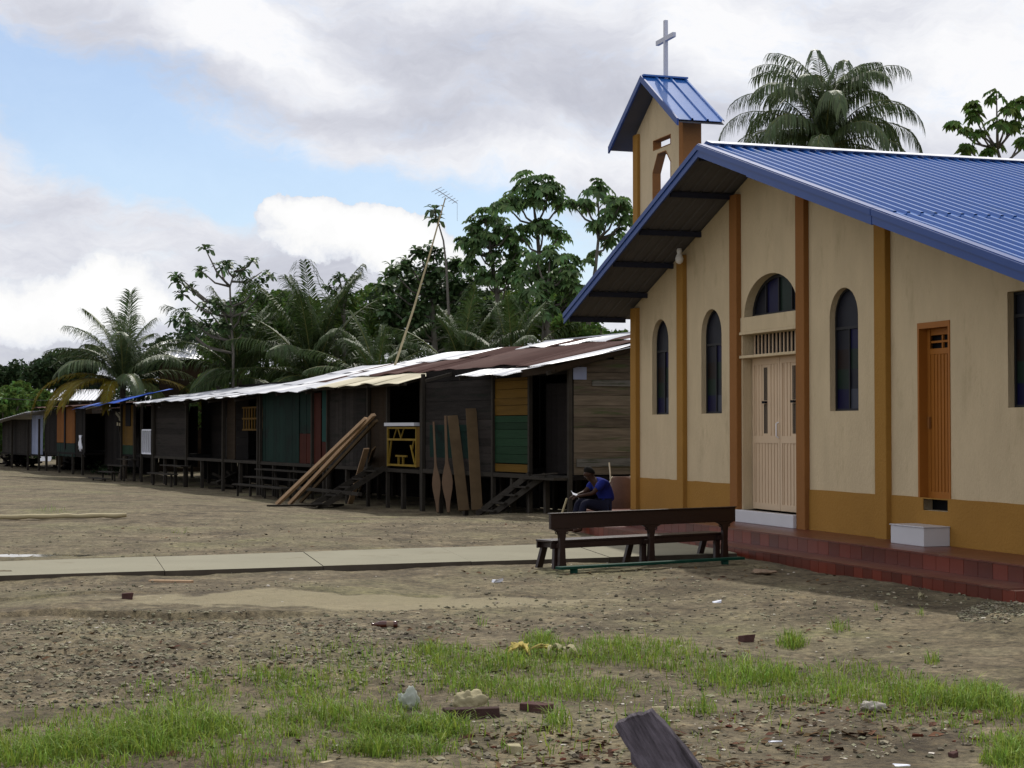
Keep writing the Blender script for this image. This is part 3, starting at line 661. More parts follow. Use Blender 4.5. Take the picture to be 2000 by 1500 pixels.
def shell(h, t0, t1, zf, zr0, zr1, v1=3.5, rear='plank_dark'):
    mb = MB(); mb.box(t0, t1, -.03, v1, zf-.09, zf); h.put(mb, 'floor', M['plank_dark'])
    mb = MB(); planks(mb, t0, t1, zf-1.1, zr1, v1, .22, gap=-.02); h.put(mb, 'rear_wall', M[rear])  # carried below the floor with overlapped boards, added to darken under the house
def joist(h, t0, t1, z, v=-.06): mb = MB(); mb.beam((t0, v, z), (t1, v, z), .05, .10); h.put(mb, 'floor_joist', M['post'])

# -- nearest house
h = House(-4, 'nearest grey plank house on stilts, with yellow and green boarded panel beside a dark doorway')
shell(h, -8, -.02, .83, 3.5, 4.1); joist(h, -8, 0, .78)
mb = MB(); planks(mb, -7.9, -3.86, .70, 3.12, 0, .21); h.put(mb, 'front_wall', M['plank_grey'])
mb = MB(); planks(mb, -7.6, -5.2, 1.15, 2.0, -.034, .21, th=.006); h.put(mb, 'stained_boards', M['green_wall'])
mb = MB(); planks(mb, -3.80, -1.99, 2.22, 3.12, -.01, .2); h.put(mb, 'yellow_boards', M['yellow'])
mb = MB(); planks(mb, -3.80, -1.99, 1.07, 2.21, -.01, .2); h.put(mb, 'green_boards', M['green_bright'])
mb = MB(); planks(mb, -3.80, -1.99, .86, 1.06, -.01, .2); h.put(mb, 'yellow_boards', M['yellow'])
mb = MB(); planks(mb, -1.85, -.2, .86, 2.95, .35, .3, hor=False); h.put(mb, 'door', M['plank_dark'])
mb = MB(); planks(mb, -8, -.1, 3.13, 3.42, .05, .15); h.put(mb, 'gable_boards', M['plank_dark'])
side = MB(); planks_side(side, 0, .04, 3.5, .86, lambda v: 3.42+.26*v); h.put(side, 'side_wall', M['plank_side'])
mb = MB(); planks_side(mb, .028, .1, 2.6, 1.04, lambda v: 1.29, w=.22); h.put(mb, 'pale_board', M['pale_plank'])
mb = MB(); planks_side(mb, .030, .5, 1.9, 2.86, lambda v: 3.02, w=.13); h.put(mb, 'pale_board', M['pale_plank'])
mb = MB(); mb.box(.002, .016, .02, .36, 3.0, 3.28); h.put(mb, 'zinc_patch', M['blue_white'])
for t in (-8, -3.84, -1.93, -.03): mb = MB(); mb.beam((t, -.05, -.4), (t, -.05, 3.35), .09, .09, up=(0, 1, 0)); h.put(mb, 'post', M['post'])
stilts(h, (-7, -5.5, -2.9, -1.2), (0, 1.8, 3.4), .76); stilts(h, (-.05,), (1.4, 2.8), .80)
for i in range(9): sheet(h, -8.2+i*.82, -8.2+(i+1)*.82+.06, .35, 3.44+.004*(i % 2), 2.9, 4.08, M['rust'])
for i in range(9): sheet(h, -8.2+i*.82, -8.2+(i+1)*.82+.06, 2.8, 4.08, 3.75, 4.30, M['zinc'] if i % 4 != 2 else M['rust'])
mb = MB(); mb.beam((-8.2, 3.75, 4.32), (-1, 3.75, 4.33), .10, .03); h.put(mb, 'ridge_strip', M['zinc_white'])
for i in range(4): sheet(h, -4.55+i*.82, -4.55+(i+1)*.82+.05, -.75, 3.16, -.05, 3.33, M['zinc_white'])
for a_, b_, m_ in ((-1.35, -.72, 'rust'), (-.74, -.12, 'zinc_white'), (-.16, .38, 'zinc_white')): sheet(h, a_, b_, -.72, 3.30, (3.7 if m_ == 'rust' else 3.2), (4.30 if m_ == 'rust' else 4.12), M[m_])
mb = MB(); mb.beam((-1.3, -.60, 3.16), (.3, -.60, 3.24), .03, .17); mb.beam((.32, -.6, 3.22), (.32, 3.6, 4.29), .03, .13); h.put(mb, 'fascia_board', M['plank_brown'])
mb = MB()
for t in (-6.4, -4.4, -2.4, .1): mb.beam((t, -.7, 3.12), (t, 3.6, 4.22), .06, .08)
h.put(mb, 'rafter', M['post'])
# loose floor ledge right of the door
mb = MB(); mb.box(-1.7, -.05, -.45, -.08, .74, .80); mb.beam((-.9, -.40, .84), (-.1, -.38, .90), .12, .03); h.put(mb, 'porch_ledge', M['post'])

# -- second house
h = House(-11.5, 'second plank house from the church, with yellow porch railing and cream and rust roof sheets')
shell(h, -15, -8.04, .80, 3.4, 4.0); joist(h, -15, -8.04, .75)
mb = MB(); planks(mb, -15, -11.85, .72, 3.2, 0, .3, hor=False); h.put(mb, 'front_wall', M['plank_grey'])
mb = MB(); planks(mb, -11.75, -10.4, .72, 3.2, .02, .3, hor=False); h.put(mb, 'front_wall', M['plank_brown'])
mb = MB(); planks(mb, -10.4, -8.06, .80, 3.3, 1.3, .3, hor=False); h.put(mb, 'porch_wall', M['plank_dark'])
mb = MB(); mb.box(-9.7, -9.0, 1.24, 1.272, .85, 2.8); h.put(mb, 'porch_door', M['green_wall'])
for t in (-15, -11.8, -10.38, -8.08): mb = MB(); mb.beam((t, -.05, -.5), (t, -.05, 3.25), .09, .09, up=(0, 1, 0)); h.put(mb, 'post', M['post'])
stilts(h, (-13.5, -9.4), (0, 1.8, 3.4), .73)
rl = MB(); y = -.08
for z in (.90, 1.60, 1.92): rl.beam((-10.3, y, z), (-8.3, y, z), .04, .055)
for t in (-10.3, -8.36): rl.beam((t, y, .86), (t, y, 1.95), .05, .05, up=(0, 1, 0))
rl.beam((-10.25, y, .92), (-10.05, y, 1.58), .03, .04, up=(0, 1, 0)); rl.beam((-8.45, y, .92), (-8.75, y, 1.45), .03, .04, up=(0, 1, 0)); rl.beam((-8.5, y, 1.62), (-8.65, y, 1.32), .03, .04, up=(0, 1, 0))
rl.beam((-9.75, y, 1.15), (-9.0, y, 1.15), .04, .05)
for t in (-9.55, -9.25): rl.beam((t, y, .93), (t, y, 1.13), .04, .05, up=(0, 1, 0))
for a, b in ((-9.9, -9.7), (-9.4, -9.6), (-9.4, -9.2)): rl.beam((a, y, 1.63), (b, y, 1.89), .025, .03, up=(0, 1, 0))
rail = h.put(rl, 'railing', M['yellow_rail'])
mb = MB(); mb.box(-8.33, -8.12, -.10, -.06, .88, 1.95); h.put(mb, 'yellow_panel', M['yellow'])
mb = MB(); mb.box(-10.35, -8.3, -.18, .02, 1.97, 2.06); h.put(mb, 'rail_shelf', M['zinc'])
for i in range(8): sheet(h, -15+i*.86, -15+(i+1)*.86+.06, -.75, 3.10+.01*(i % 3), .75, 3.46, M['cream_sheet'] if i > 0 else M['zinc_white'])
for i in range(8): sheet(h, -15+i*.86, -15+(i+1)*.86+.06, .55, 3.47, 2.4, 3.90, M['rust'] if i > 1 else M['zinc_white'])
for i in range(8): sheet(h, -15+i*.86, -15+(i+1)*.86+.06, 2.3, 3.90, 3.75, 4.24, M['zinc'] if i < 5 else M['rust'])
mb = MB()
for t in (-13, -10.5, -8.3): mb.beam((t, -.65, 3.06), (t, 3.6, 4.16), .06, .08)
mb.beam((-15, -.55, 3.08), (-8, -.55, 3.08), .05, .08); h.put(mb, 'rafter', M['post'])

# -- green house
h = House(-18, 'dark green plank house with red brown door and wide front steps')
shell(h, -21.2, -15.03, .80, 3.3, 3.9); joist(h, -21.2, -15.03, .75)
mb = MB(); planks(mb, -21.1, -17.6, .80, 3.1, 0, .3, hor=False); h.put(mb, 'front_wall', M['green_wall'])
mb = MB(); planks(mb, -17.6, -16.35, 1.75, 3.1, .02, .3, hor=False); h.put(mb, 'front_wall', M['green_wall'])
mb = MB(); planks(mb, -17.6, -16.35, .80, 1.74, .02, .3, hor=False); h.put(mb, 'red_boards', M['redwood'])
mb = MB(); planks(mb, -16.2, -15.6, .80, 3.0, -.02, .3, hor=False); h.put(mb, 'door', M['redwood'])
mb = MB(); planks(mb, -15.55, -15.05, 1.5, 3.1, -.01, .25, hor=False); h.put(mb, 'teal_boards', M['teal_wall'])
mb = MB(); planks(mb, -15.55, -15.05, .80, 1.49, -.01, .25, hor=False); h.put(mb, 'red_boards', M['redwood'])
for t in (-21.2, -16.3): mb = MB(); mb.beam((t, -.06, -.5), (t, -.06, 3.1), .09, .09, up=(0, 1, 0)); h.put(mb, 'post', M['post'])
stilts(h, (-20, -18, -15.4), (0, 1.8, 3.4), .73)
st = MB()
for k in range(3):
    z = .58-.24*k; v = -.30-.42*k; st.box(-20.6+.1*k, -15.6, v-.17, v+.17, z-.04, z)
    for t in (-20.3, -19.0, -17.6, -16.0): st.beam((t, v, -.4), (t, v, z-.04), .06, .06, up=(0, 1, 0))
h.put(st, 'steps', M['post'])
for i in range(8): sheet(h, -21.6+i*.84, -21.6+(i+1)*.84+.06, -.75, 3.04+.012*(i % 2), .9, 3.36, M['zinc_white'] if i not in (5,) else M['zinc'])
for i in range(8): sheet(h, -21.6+i*.84, -21.6+(i+1)*.84+.06, .8, 3.37, 2.5, 3.76, M['zinc_white'] if i not in (4, 7) else M['rust'])
for i in range(8): sheet(h, -21.6+i*.84, -21.6+(i+1)*.84+.06, 2.4, 3.76, 3.75, 4.06, M['rust'] if i in (3, 6, 7) else M['zinc_white'])
mb = MB()
for t in (-21, -18, -15.3): mb.beam((t, -.65, 2.98), (t, 3.6, 3.96), .06, .08)
h.put(mb, 'rafter', M['post'])

# -- long grey house with open porch
h = House(-28, 'long grey plank house with open dark porch and pale zinc roof')
shell(h, -34.4, -21.3, .80, 3.2, 3.7); joist(h, -34.4, -21.3, .76)
mb = MB(); planks(mb, -34.3, -29.8, .80, 2.95, 0, .22); h.put(mb, 'front_wall', M['plank_grey'])
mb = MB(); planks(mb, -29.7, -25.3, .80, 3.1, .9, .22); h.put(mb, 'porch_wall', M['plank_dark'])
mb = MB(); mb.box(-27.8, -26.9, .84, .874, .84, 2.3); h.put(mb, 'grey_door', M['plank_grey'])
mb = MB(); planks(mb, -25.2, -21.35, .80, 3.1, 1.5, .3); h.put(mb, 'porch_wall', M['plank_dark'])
wn = MB(); y = .1
for k in range(8): wn.beam((-23.45+k*.29, y, 1.86), (-23.45+k*.29, y, 2.62), .07, .03, up=(0, 1, 0))
for z in (1.86, 2.24, 2.62): wn.beam((-23.5, y-.035, z), (-21.35, y-.035, z), .03, .06)
h.put(wn, 'lattice_window', M['yellow'])
mb = MB(); planks(mb, -25.1, -24.2, .8, 3.0, .05, .3, hor=False); h.put(mb, 'brown_boards', M['plank_brown'])
for t in (-34.35, -29.75, -25.2, -21.38): mb = MB(); mb.beam((t, -.08, -.5), (t, -.08, 3.0), .10, .10, up=(0, 1, 0)); h.put(mb, 'post', M['post'])
stilts(h, (-33, -31.5, -28, -23.5), (0, 1.8, 3.4), .73)
st = MB()
for k in range(2):
    z = .50-.30*k; v = -.35-.5*k; st.box(-31.8, -28.9, v-.2, v+.2, z-.04, z)
    for t in (-31.6, -29.1): st.beam((t, v, -.4), (t, v, z-.04), .07, .07, up=(0, 1, 0))
h.put(st, 'steps', M['post'])
for i in range(15): sheet(h, -34.9+i*.91, -34.9+(i+1)*.91+.06, -.8, 2.90+.014*(i % 3)+.004*i, 1.1, 3.18+.004*i, M['zinc_white'] if (i*5) % 7 else M['zinc'])
for i in range(15): sheet(h, -34.9+i*.91, -34.9+(i+1)*.91+.06, 1.0, 3.19+.004*i, 3.75, 3.62+.012*i, M['zinc'] if i % 5 != 2 else M['zinc_white'])
mb = MB(); mb.beam((-34.9, -.7, 2.90), (-34.9, 3.7, 3.60), .04, .12); h.put(mb, 'fascia_board', M['zinc_white'])
mb = MB()
for t in (-34, -31, -28, -25, -22): mb.beam((t, -.7, 2.84), (t, 3.6, 3.52), .06, .08)
h.put(mb, 'rafter', M['post'])

# -- house under the blue tarp
h = House(-37, 'small house with yellow wall panel and white railing under a blue tarpaulin roof')
shell(h, -39.6, -34.6, .80, 3.0, 3.2)
mb = MB(); planks(mb, -39.6, -37.5, 1.2, 2.9, 0, .4, hor=False); h.put(mb, 'front_wall', M['yellow'])
mb = MB(); planks(mb, -39.6, -37.5, .80, 1.18, 0, .4, hor=False); h.put(mb, 'green_boards', M['green_bright'])
mb = MB(); mb.box(-39.0, -38.2, -.05, -.03, 2.0, 2.9); h.put(mb, 'shutter', M['dark'])
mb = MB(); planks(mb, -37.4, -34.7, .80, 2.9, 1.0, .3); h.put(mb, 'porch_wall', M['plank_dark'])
rl = MB()
for z in (.88, 1.84): rl.beam((-36.2, -.06, z), (-34.7, -.06, z), .05, .06)
for k in range(6): rl.beam((-36.2+k*.3, -.06, .88), (-36.2+k*.3, -.06, 1.84), .05, .05, up=(0, 1, 0))
h.put(rl, 'railing', M['white'])
for t in (-39.6, -37.45, -36.3, -34.65): mb = MB(); mb.beam((t, -.06, -.5), (t, -.06, 2.95), .09, .09, up=(0, 1, 0)); h.put(mb, 'post', M['post'])
st = MB()
for k in range(4):
    z = .62-.26*k; v = -.25-.4*k; st.box(-39.0, -36.6, v-.18, v+.18, z-.04, z); st.beam((-38.8, v, -.5), (-38.8, v, z), .06, .06, up=(0, 1, 0)); st.beam((-36.8, v, -.5), (-36.8, v, z), .06, .06, up=(0, 1, 0))
h.put(st, 'steps', M['post'])
tp = MB(); tp.grid([[(-43.6+8.2*k/14, -1.3+2.3*i/4, 2.74+.017*k+.14*i+.035*sin(k*1.3+i)) for k in range(15)] for i in range(5)]); h.put(tp, 'tarpaulin', M['tarp'], smooth=True, solid=.01)
sheet(h, -39.6, -34.8, 2.0, 3.3, 3.7, 3.5, M['zinc'])
# -- dark shed
h = House(-43, 'low dark plank shed next to the blue tarpaulin roof')
mb = MB(); planks(mb, -46.4, -40.2, .2, 2.75, .9, .3, hor=False); h.put(mb, 'front_wall', M['plank_dark'])
mb = MB(); planks(mb, -46.4, -40.2, .2, 2.9, 3.5, .3, hor=False); h.put(mb, 'rear_wall', M['plank_dark'])
stilts(h, (-46, -43, -40.4), (1.0, 3.3), .3)
sheet(h, -46.6, -40.0, .4, 2.80, 3.7, 3.15, M['rust'])
# -- orange shuttered house
h = House(-50, 'weathered house with orange shutters and green lower boards behind the drooping palm frond')
shell(h, -55.5, -46.6, .75, 3.0, 3.2)
mb = MB(); planks(mb, -52.5, -48.6, 1.2, 3.0, 0, .5, hor=False); h.put(mb, 'shutters', M['orange_wood'])
mb = MB(); mb.box(-50.8, -50.5, -.06, -.03, .9, 3.0); h.put(mb, 'gap_shade_strip', M['dark'])  # solid near-black strip, paints the shade of an opening
mb = MB(); planks(mb, -52.5, -48.6, .55, 1.18, 0, .3, hor=False); h.put(mb, 'green_boards', M['green_wall'])
mb = MB(); planks(mb, -48.5, -46.6, .55, 2.9, .02, .3, hor=False); h.put(mb, 'front_wall', M['plank_dark'])
mb = MB(); planks(mb, -55.5, -52.6, .55, 2.9, .02, .3, hor=False); h.put(mb, 'front_wall', M['plank_dark'])
stilts(h, (-55, -52, -49, -47), (0, 3.3), .7)
sheet(h, -56, -46.4, -.6, 2.95, 3.7, 3.25, M['rust'])
# -- far house
h = House(-59.5, 'farthest low house of the row with pale blue wall and sloping zinc roof')
shell(h, -67, -55.8, .55, 2.6, 2.7)
mb = MB(); planks(mb, -58.6, -55.9, .5, 2.6, 0, .5, hor=False); h.put(mb, 'blue_wall', M['blue_white'])
mb = MB(); planks(mb, -66.8, -58.7, .5, 2.4, 0, .4, hor=False); h.put(mb, 'front_wall', M['plank_grey'])
for t in (-66.8, -63, -58.65, -55.85): mb = MB(); mb.beam((t, -.2, -.5), (t, -.2, 2.4), .1, .1, up=(0, 1, 0)); h.put(mb, 'post', M['post'])
rf = MB(); n = 40
rf.grid([[(-67.6+12.2*k/n, -1.0+4.7*i/3, 2.10+.62*k/n+.20*i+.02*(k % 2)) for k in range(n+1)] for i in range(4)]); h.put(rf, 'roof', M['zinc_white'], solid=.02)

# zinc-roofed houses glimpsed behind the palms
def back_house(px0, px1, pyr, pye, Yd, label, hip=.0):
    a = AT(px0, pye, Yd); b = AT(px1, pye, Yd); zr = AT(px0, pyr, Yd+2.5).z; wd = b.x-a.x
    e = thing('zinc_roofed_house', (a.x, a.y, 0), 0, label, 'house', 'zinc roofed houses behind the row')
    mb = MB(); planks(mb, .3, wd-.3, -.3, a.z-.05, .5, .25); mb.box(.3, .35, .5, 4.6, -.3, a.z-.05); mb.box(wd-.35, wd-.3, .5, 4.6, -.3, a.z-.05); mb.build('wall', M['plank_brown'], e)
    n = int(wd/.1)
    for s, y0, z0 in ((0, 0, a.z), (1, 5.0, a.z)):
        mb = MB(); mb.grid([[(wd*k/n+hip*f*(1-2*k/n), y0+(2.5-y0)*f, z0+(zr-z0)*f+.02*(k % 2)) for k in range(n+1)] for f in (0, 1)]); mb.build('roof', M['zinc_white'], e, solid=.01)
    mb = MB(); mb.add([(.3, .5, a.z-.05), (.3, 4.6, a.z-.05), (.3, 2.5, zr-.1)], [(0, 1, 2)]); mb.add([(wd-.3, .5, a.z-.05), (wd-.3, 4.6, a.z-.05), (wd-.3, 2.5, zr-.1)], [(0, 1, 2)]); mb.build('gable', M['plank_brown'], e, solid=.02)
back_house(296, 428, 668, 702, 86, 'plank house with white zinc roof showing between the left and middle palms', -.0)
back_house(545, 680, 676, 706, 88, 'zinc roof of a house behind the third palm from the left')
back_house(96, 186, 761, 782, 100, 'small house with pale zinc roof behind the leftmost palm')

# ------------------------------------------------------------------ things in front of the houses
def ladder(a0, a1, wdt, nst, label, name='plank_stair', m='post'):
    """a0 foot, a1 head (world points); treads along the row direction"""
    e = thing(name, a0, 0, label, 'stairs'); a0 = Vector(a0); d = Vector(a1)-a0
    for s in (-1, 1):
        mb = MB(); mb.beam(RU*(s*wdt/2), d+RU*(s*wdt/2), .05, .15); mb.build('stringer', M[m], e)
    for k in range(nst):
        f = (k+.6)/nst; c = d*f; sd = RU*(wdt/2+.03)
        mb = MB(); mb.beam(c-sd, c+sd, .22, .04); mb.build('tread', M[m], e)
g0 = G(945, 1002, -.15); ladder((g0.x, g0.y, -.2), RW(-1.45, -.12, .82), .75, 5, 'steep weathered plank stair climbing to the dark doorway of the nearest house')
g1 = G(612, 990, -.28); ladder((g1.x, g1.y, -.33), RW(-10.9, -.1, .80), .8, 5, 'long plank stair up to the yellow railed porch')
def lean(name, label, cat, foot, head, wd, th, m, group=None, up=None):
    foot = Vector(foot); head = Vector(head)
    mb = MB(); mb.beam(foot-foot, head-foot, wd, th, up=up or tuple(-RV)); o = mb.build(name, M[m], bevel=.004); o.location = foot
    tag(o, label, cat, group); return o
def atz(px, py, v):                              # pixel onto a vertical plane parallel to the row
    d = ray(px, py); k = ((ROW_O-_C).dot(RV)+v)/d.dot(RV); return _C+d*k
gb_ = 'fresh sawn boards leaning together'
for i, (fx, fy, hx, hy) in enumerate([(541, 987, 716, 817), (566, 986, 730, 810), (588, 982, 735, 822)]):
    f = GZ(fx, fy); hd = atz(hx, hy, -1.2+.1*i)
    lean('leaning_plank', ['fresh sawn plank leaning against the green house, foot farthest left', 'fresh sawn plank in the middle of the three leaning in front of the green house', 'darker sawn plank leaning behind the other two long planks'][i], 'plank', f+Vector((0, 0, .03)), hd, (.13, .13, .11)[i], (.085, .085, .07)[i], ('new_plank', 'new_plank', 'paddle_board')[i], 'long planks leaning in front of the green house', up=(.62, -.5, -.6))
for i, (fx, fy, hx, hy) in enumerate([(684, 984, 716, 876), (700, 972, 730, 876)]):
    f = GZ(fx, fy); hd = atz(hx, hy, -.5)
    lean('short_plank', ['short pale plank leaning on the long stair, nearer one', 'short brown plank leaning behind the pale short one'][i], 'plank', f, hd, .16, .04, 'new_plank' if i == 0 else 'paddle_board', 'short planks leaning by the porch stair', up=(.3, -1, .1))
f = GZ(530, 990); hd = GZ(664, 988); lean('ground_plank', 'grey plank lying flat on the ground at the foot of the leaning planks', 'plank', f+Vector((0, 0, .03)), hd+Vector((0, 0, .03)), .25, .05, 'post', up=(0, 0, 1))
f = GZ(600, 985); lean('rail_beam', 'horizontal grey beam propped low under the yellow porch', 'beam', RW(-14.6, -1.2, .14), RW(-9.6, -1.2, .12), .12, .09, 'post', up=(0, 0, 1))
for t in (-14.4, -12.6, -9.8):
    pass
# paddles and boards
def paddle(fx, fy, hx, hy, bw, label):
    f = atz(fx, fy, -.42); hd = atz(hx, hy, -.12); L = (hd-f).length; zax = (hd-f).normalized(); ux = (RU*.35+Vector((1, 0, 0))).normalized(); xax = (ux-zax*ux.dot(zax)).normalized(); yax = zax.cross(xax)
    Mx = Matrix((xax, yax, zax)).transposed().to_4x4(); Mx.translation = f
    prof = [(0, .25), (.10, .40), (.24, .88), (.31, 1.0), (.38, .85), (.50, .34), (.55, .27), (.8, .24), (1.0, .22)]
    mb = MB(); pts = [(s*L, k*bw/2) for s, k in prof]; outl = [(w_, z_) for z_, w_ in pts]+[(-w_, z_) for z_, w_ in reversed(pts)]
    mb.prism(outl, -.018, .018); o = mb.build('paddle', M['paddle'], bevel=.006); o.matrix_world = Mx
    tag(o, label, 'paddle', 'wooden paddles leaning on the nearest house')
paddle(855, 1001, 847, 824, .23, 'wooden canoe paddle with narrow blade, leftmost leaning on the grey plank wall')
paddle(876, 1001, 870, 812, .29, 'wooden canoe paddle with broad blade next to the uncut boards')
f = atz(906, 997, -.42); hd = atz(884, 812, -.12); lean('paddle_blank', 'uncut reddish board leaning between the broad paddle and the tallest board', 'board', f, hd, .27, .04, 'paddle_board', up=(.12, -1, 0))
f = atz(932, 996, -.42); hd = atz(920, 798, -.12); lean('paddle_blank', 'tallest yellowish uncut board leaning rightmost by the stair foot', 'board', f, hd, .27, .04, 'paddle_board', up=(.12, -1, 0))
# small things near the far houses
e = thing('satellite_dish', GZ(88, 905), 0, 'white satellite dish lying tilted in front of the pale blue wall', 'satellite dish')
mb = MB(); Mx = Matrix.Translation((0, 0, .35)) @ Matrix.Rotation(radians(62), 4, 'X') @ Matrix.Rotation(radians(20), 4, 'Y')
mb.lathe([(.02, -.10), (.2, -.07), (.36, .0), (.40, .05), (.385, .055), (.34, .01), (.18, -.055), (.01, -.085)], 20, Mx); mb.build('dish', M['white_metal'], e, smooth=True)
mb = MB(); mb.tube([(0, 0, .35), (.02, -.35, .55)], .02, 6); mb.build('feed_arm', M['alu'], e)
mb = MB(); mb.tube([(0, .1, -.2), (0, .08, .3)], .03, 6); mb.build('mast', M['alu'], e)
def cloth(px, py, v, label):
    c = atz(px, py, v); mb = MB(); rows = []
    for i in range(7):
        rows.append([(-.25+.5*k/8+(.05*sin(i*1.3)), .04*sin(k*2.1+i*.7), -.11*i-(.15 if 2 < k < 6 and i > 3 else 0)*.6) for k in range(9)])
    mb.grid(rows); o = mb.build('shirt', M['white'], smooth=True, solid=.01); o.location = c; o.rotation_euler = (0, 0, A2-pi/2); tag(o, label, 'clothing')
cloth(157, 850, -.35, 'white shirt hung on a line in front of the orange shutters')
def pile(name, label, cat, items):
    e = thing(name, items[0][0], 0, label, cat); b = Vector(items[0][0])
    return e, b
e = thing('roof_gap_light_boards', atz(238, 905, .3), 0, 'pale slanting boards standing in for light through a gap in the shed roof', 'boards'); b = Vector(e.location)  # pale boards take the place of light through a roof gap
for i, (x0, y0, x1, y1) in enumerate([(227, 806, 240, 822), (229, 808, 252, 810), (233, 818, 250, 826), (229, 828, 255, 832), (238, 836, 255, 842), (240, 842, 256, 850), (243, 822, 256, 812), (246, 836, 252, 826)]):
    p, q = atz(x0, y0, .35+.05*i), atz(x1, y1, .2+.05*i); mb = MB(); mb.beam(p-b, q-b, .14, .05, up=tuple(-RV)); mb.build('board', M['bamboo'] if i % 2 else M['concrete'], e)
mb = MB(); mb.beam(atz(240, 890, .4)-b, atz(230, 806, .5)-b, .07, .07, up=tuple(-RV)); mb.beam(atz(254, 893, .4)-b, atz(255, 812, .5)-b, .07, .07, up=tuple(-RV)); mb.build('prop', M['post'], e)
# dark heap and log pile in front of the orange house
def heap(name, label, cat, px0, px1, py, hgt, n, m, v, seed):
    r = random.Random(seed); a = GZ(px0, py); bb = GZ(px1, py); e = MB()
    for k in range(n):
        f = r.random(); c = a.lerp(bb, f)-a; z = r.uniform(0, hgt)*(1-abs(f-.5)); d = Vector((r.uniform(-1, 1), r.uniform(-.5, .5), r.uniform(-.3, .3))).normalized()*r.uniform(.25, .6)
        c = c+Vector((0, r.uniform(0, 1.2), z)); e.beam(c-d, c+d, r.uniform(.06, .16), r.uniform(.05, .12))
    o = e.build(name, M[m]); o.location = a; tag(o, label, cat)
heap('driftwood_heap', 'dark heap of scrap timber in front of the orange shuttered house', 'wood pile', 112, 186, 918, .75, 46, 'plank_dark', 0, 3)
heap('scrap_heap', 'dark heap of nets and scrap at the far left end of the row', 'scrap heap', 6, 60, 914, .9, 50, 'plank_dark', 0, 5)
heap('firewood_pile', 'small dark firewood pile under the open porch of the long grey house', 'wood pile', 428, 462, 955, .5, 22, 'post', 0, 8)
# antenna on a bamboo pole
p0 = AT(772, 712, 52); p1 = AT(870, 386, 52)
e = thing('antenna_mast', p0, 0, 'leaning bamboo pole carrying a television antenna behind the rusty roofs', 'antenna')
d = p1-p0; mb = MB(); mb.tube([Vector((0, 0, 0))-d*.25, d*.0, d*.33+Vector((.05, 0, 0)), d*.66+Vector((.04, 0, 0)), d], [.04, .038, .034, .028, .018], 7); mb.build('pole', M['bamboo'], e)
bm0, bm1 = AT(851, 369, 52)-p0, AT(893, 397, 52)-p0
mb = MB(); mb.tube([bm0, bm1], .012, 5)
for k in range(7):
    c = bm0.lerp(bm1, (k+.3)/7); l = .30-.02*k; s = Vector((.45, .75, .35)).normalized()*l; mb.tube([c-s, c+s], .009, 4)
mb.tube([bm1, bm1+Vector((0, 0, -.55))], .006, 4); mb.build('antenna', M['alu'], e)
# utility wire
a = AT(-30, 776, 84); b = AT(330, 778, 70); mb = MB(); mb.tube([a.lerp(b, k/10)-Vector((0, 0, .15*sin(pi*k/10))) for k in range(11)], .015, 5); o = mb.build('utility_wire', M['wire']); tag(o, 'thin black wire stretched above the far houses', 'wire')
# bamboo pole on the ground, far left
a = GZ(-90, 1018); b = GZ(247, 1013); mb = MB(); N = 14
mb.tube([(a.lerp(b, k/N)-a)+Vector((0, .03*sin(k*1.1), .07+.01*sin(k*2.3))) for k in range(N+1)], [.05+.006*sin(k*3) for k in range(N+1)], 8); o = mb.build('bamboo_pole', M['bamboo'], smooth=True); o.location = a; tag(o, 'long pale bamboo pole lying on the earth beyond the concrete walk', 'pole')

# ------------------------------------------------------------------ bench
bA = G(1097, 1115); bB = G(1415, 1095); bd = (bB-bA); bL = bd.length; bang = atan2(bd.y, bd.x)
bench = thing('bench', (bA.x, bA.y, 0), bang, 'long dark red wooden bench with backrest seen from behind, standing before the church steps', 'bench')
zb = float(gh(bA.x, bA.y))
mb = MB(); mb.box(-.20, bL+.20, -.022, .022, .56, .755); mb.build('backrest', M['bench'], bench, bevel=.006)
mb = MB(); mb.box(-.21, bL+.21, -.04, .04, .756, .775); mb.build('top_rail', M['bench'], bench, bevel=.005)
mb = MB(); mb.box(-.12, bL+.06, .06, .42, .375, .405); mb.build('seat', M['bench'], bench, bevel=.006)
mb = MB(); mb.box(-.12, bL+.06, .075, .10, .29, .374); mb.box(-.12, bL+.06, .38, .405, .29, .374); mb.build('seat_rail', M['bench'], bench, bevel=.004)
for k in range(3):
    x = bL*(0.0, .53, 1.0)[k]
    mb = MB(); prof = [(-.085, -.03), (.085, -.03), (.055, .12), (.045, .30), (.05, .46), (.07, .52), (.13, .545), (.17, .558), (-.17, .558), (-.13, .545), (-.07, .52), (-.05, .46), (-.045, .30), (-.055, .12)]
    mb.prism([(x+a, z) for a, z in prof], -.025, .025); mb.build('back_post', M['bench'], bench, bevel=.004)
    for s in (-1, 1):
        mb = MB(); mb.tube([(x+s*(.05+.07*(1-cos(t))), -.002, .40+.11*sin(t)+.04) for t in [j*pi/2/6 for j in range(7)]], .016, 6); mb.tube([(x+s*.085+.022*cos(t), -.002, .515+.022*sin(t)) for t in [j*2*pi/8 for j in range(9)]], .008, 5); mb.build('scroll_bracket', M['bench'], bench, smooth=True)
    xs2 = x-.06 if k else x-.02
    for y0, y1 in ((.12, .05), (.36, .43)):
        mb = MB(); mb.beam((xs2+.02, y0, .372), (xs2-.05, y1, -.02), .09, .05, up=(0, 1, 0)); mb.build('leg', M['bench'], bench)
    mb = MB(); mb.box(xs2-.03, xs2+.03, .022, .36, .30, .36); mb.build('cross_bar', M['bench'], bench)
ga = G(1090, 1111, .09); gc = G(1449, 1091, .09); mb = MB(); dd = gc-ga
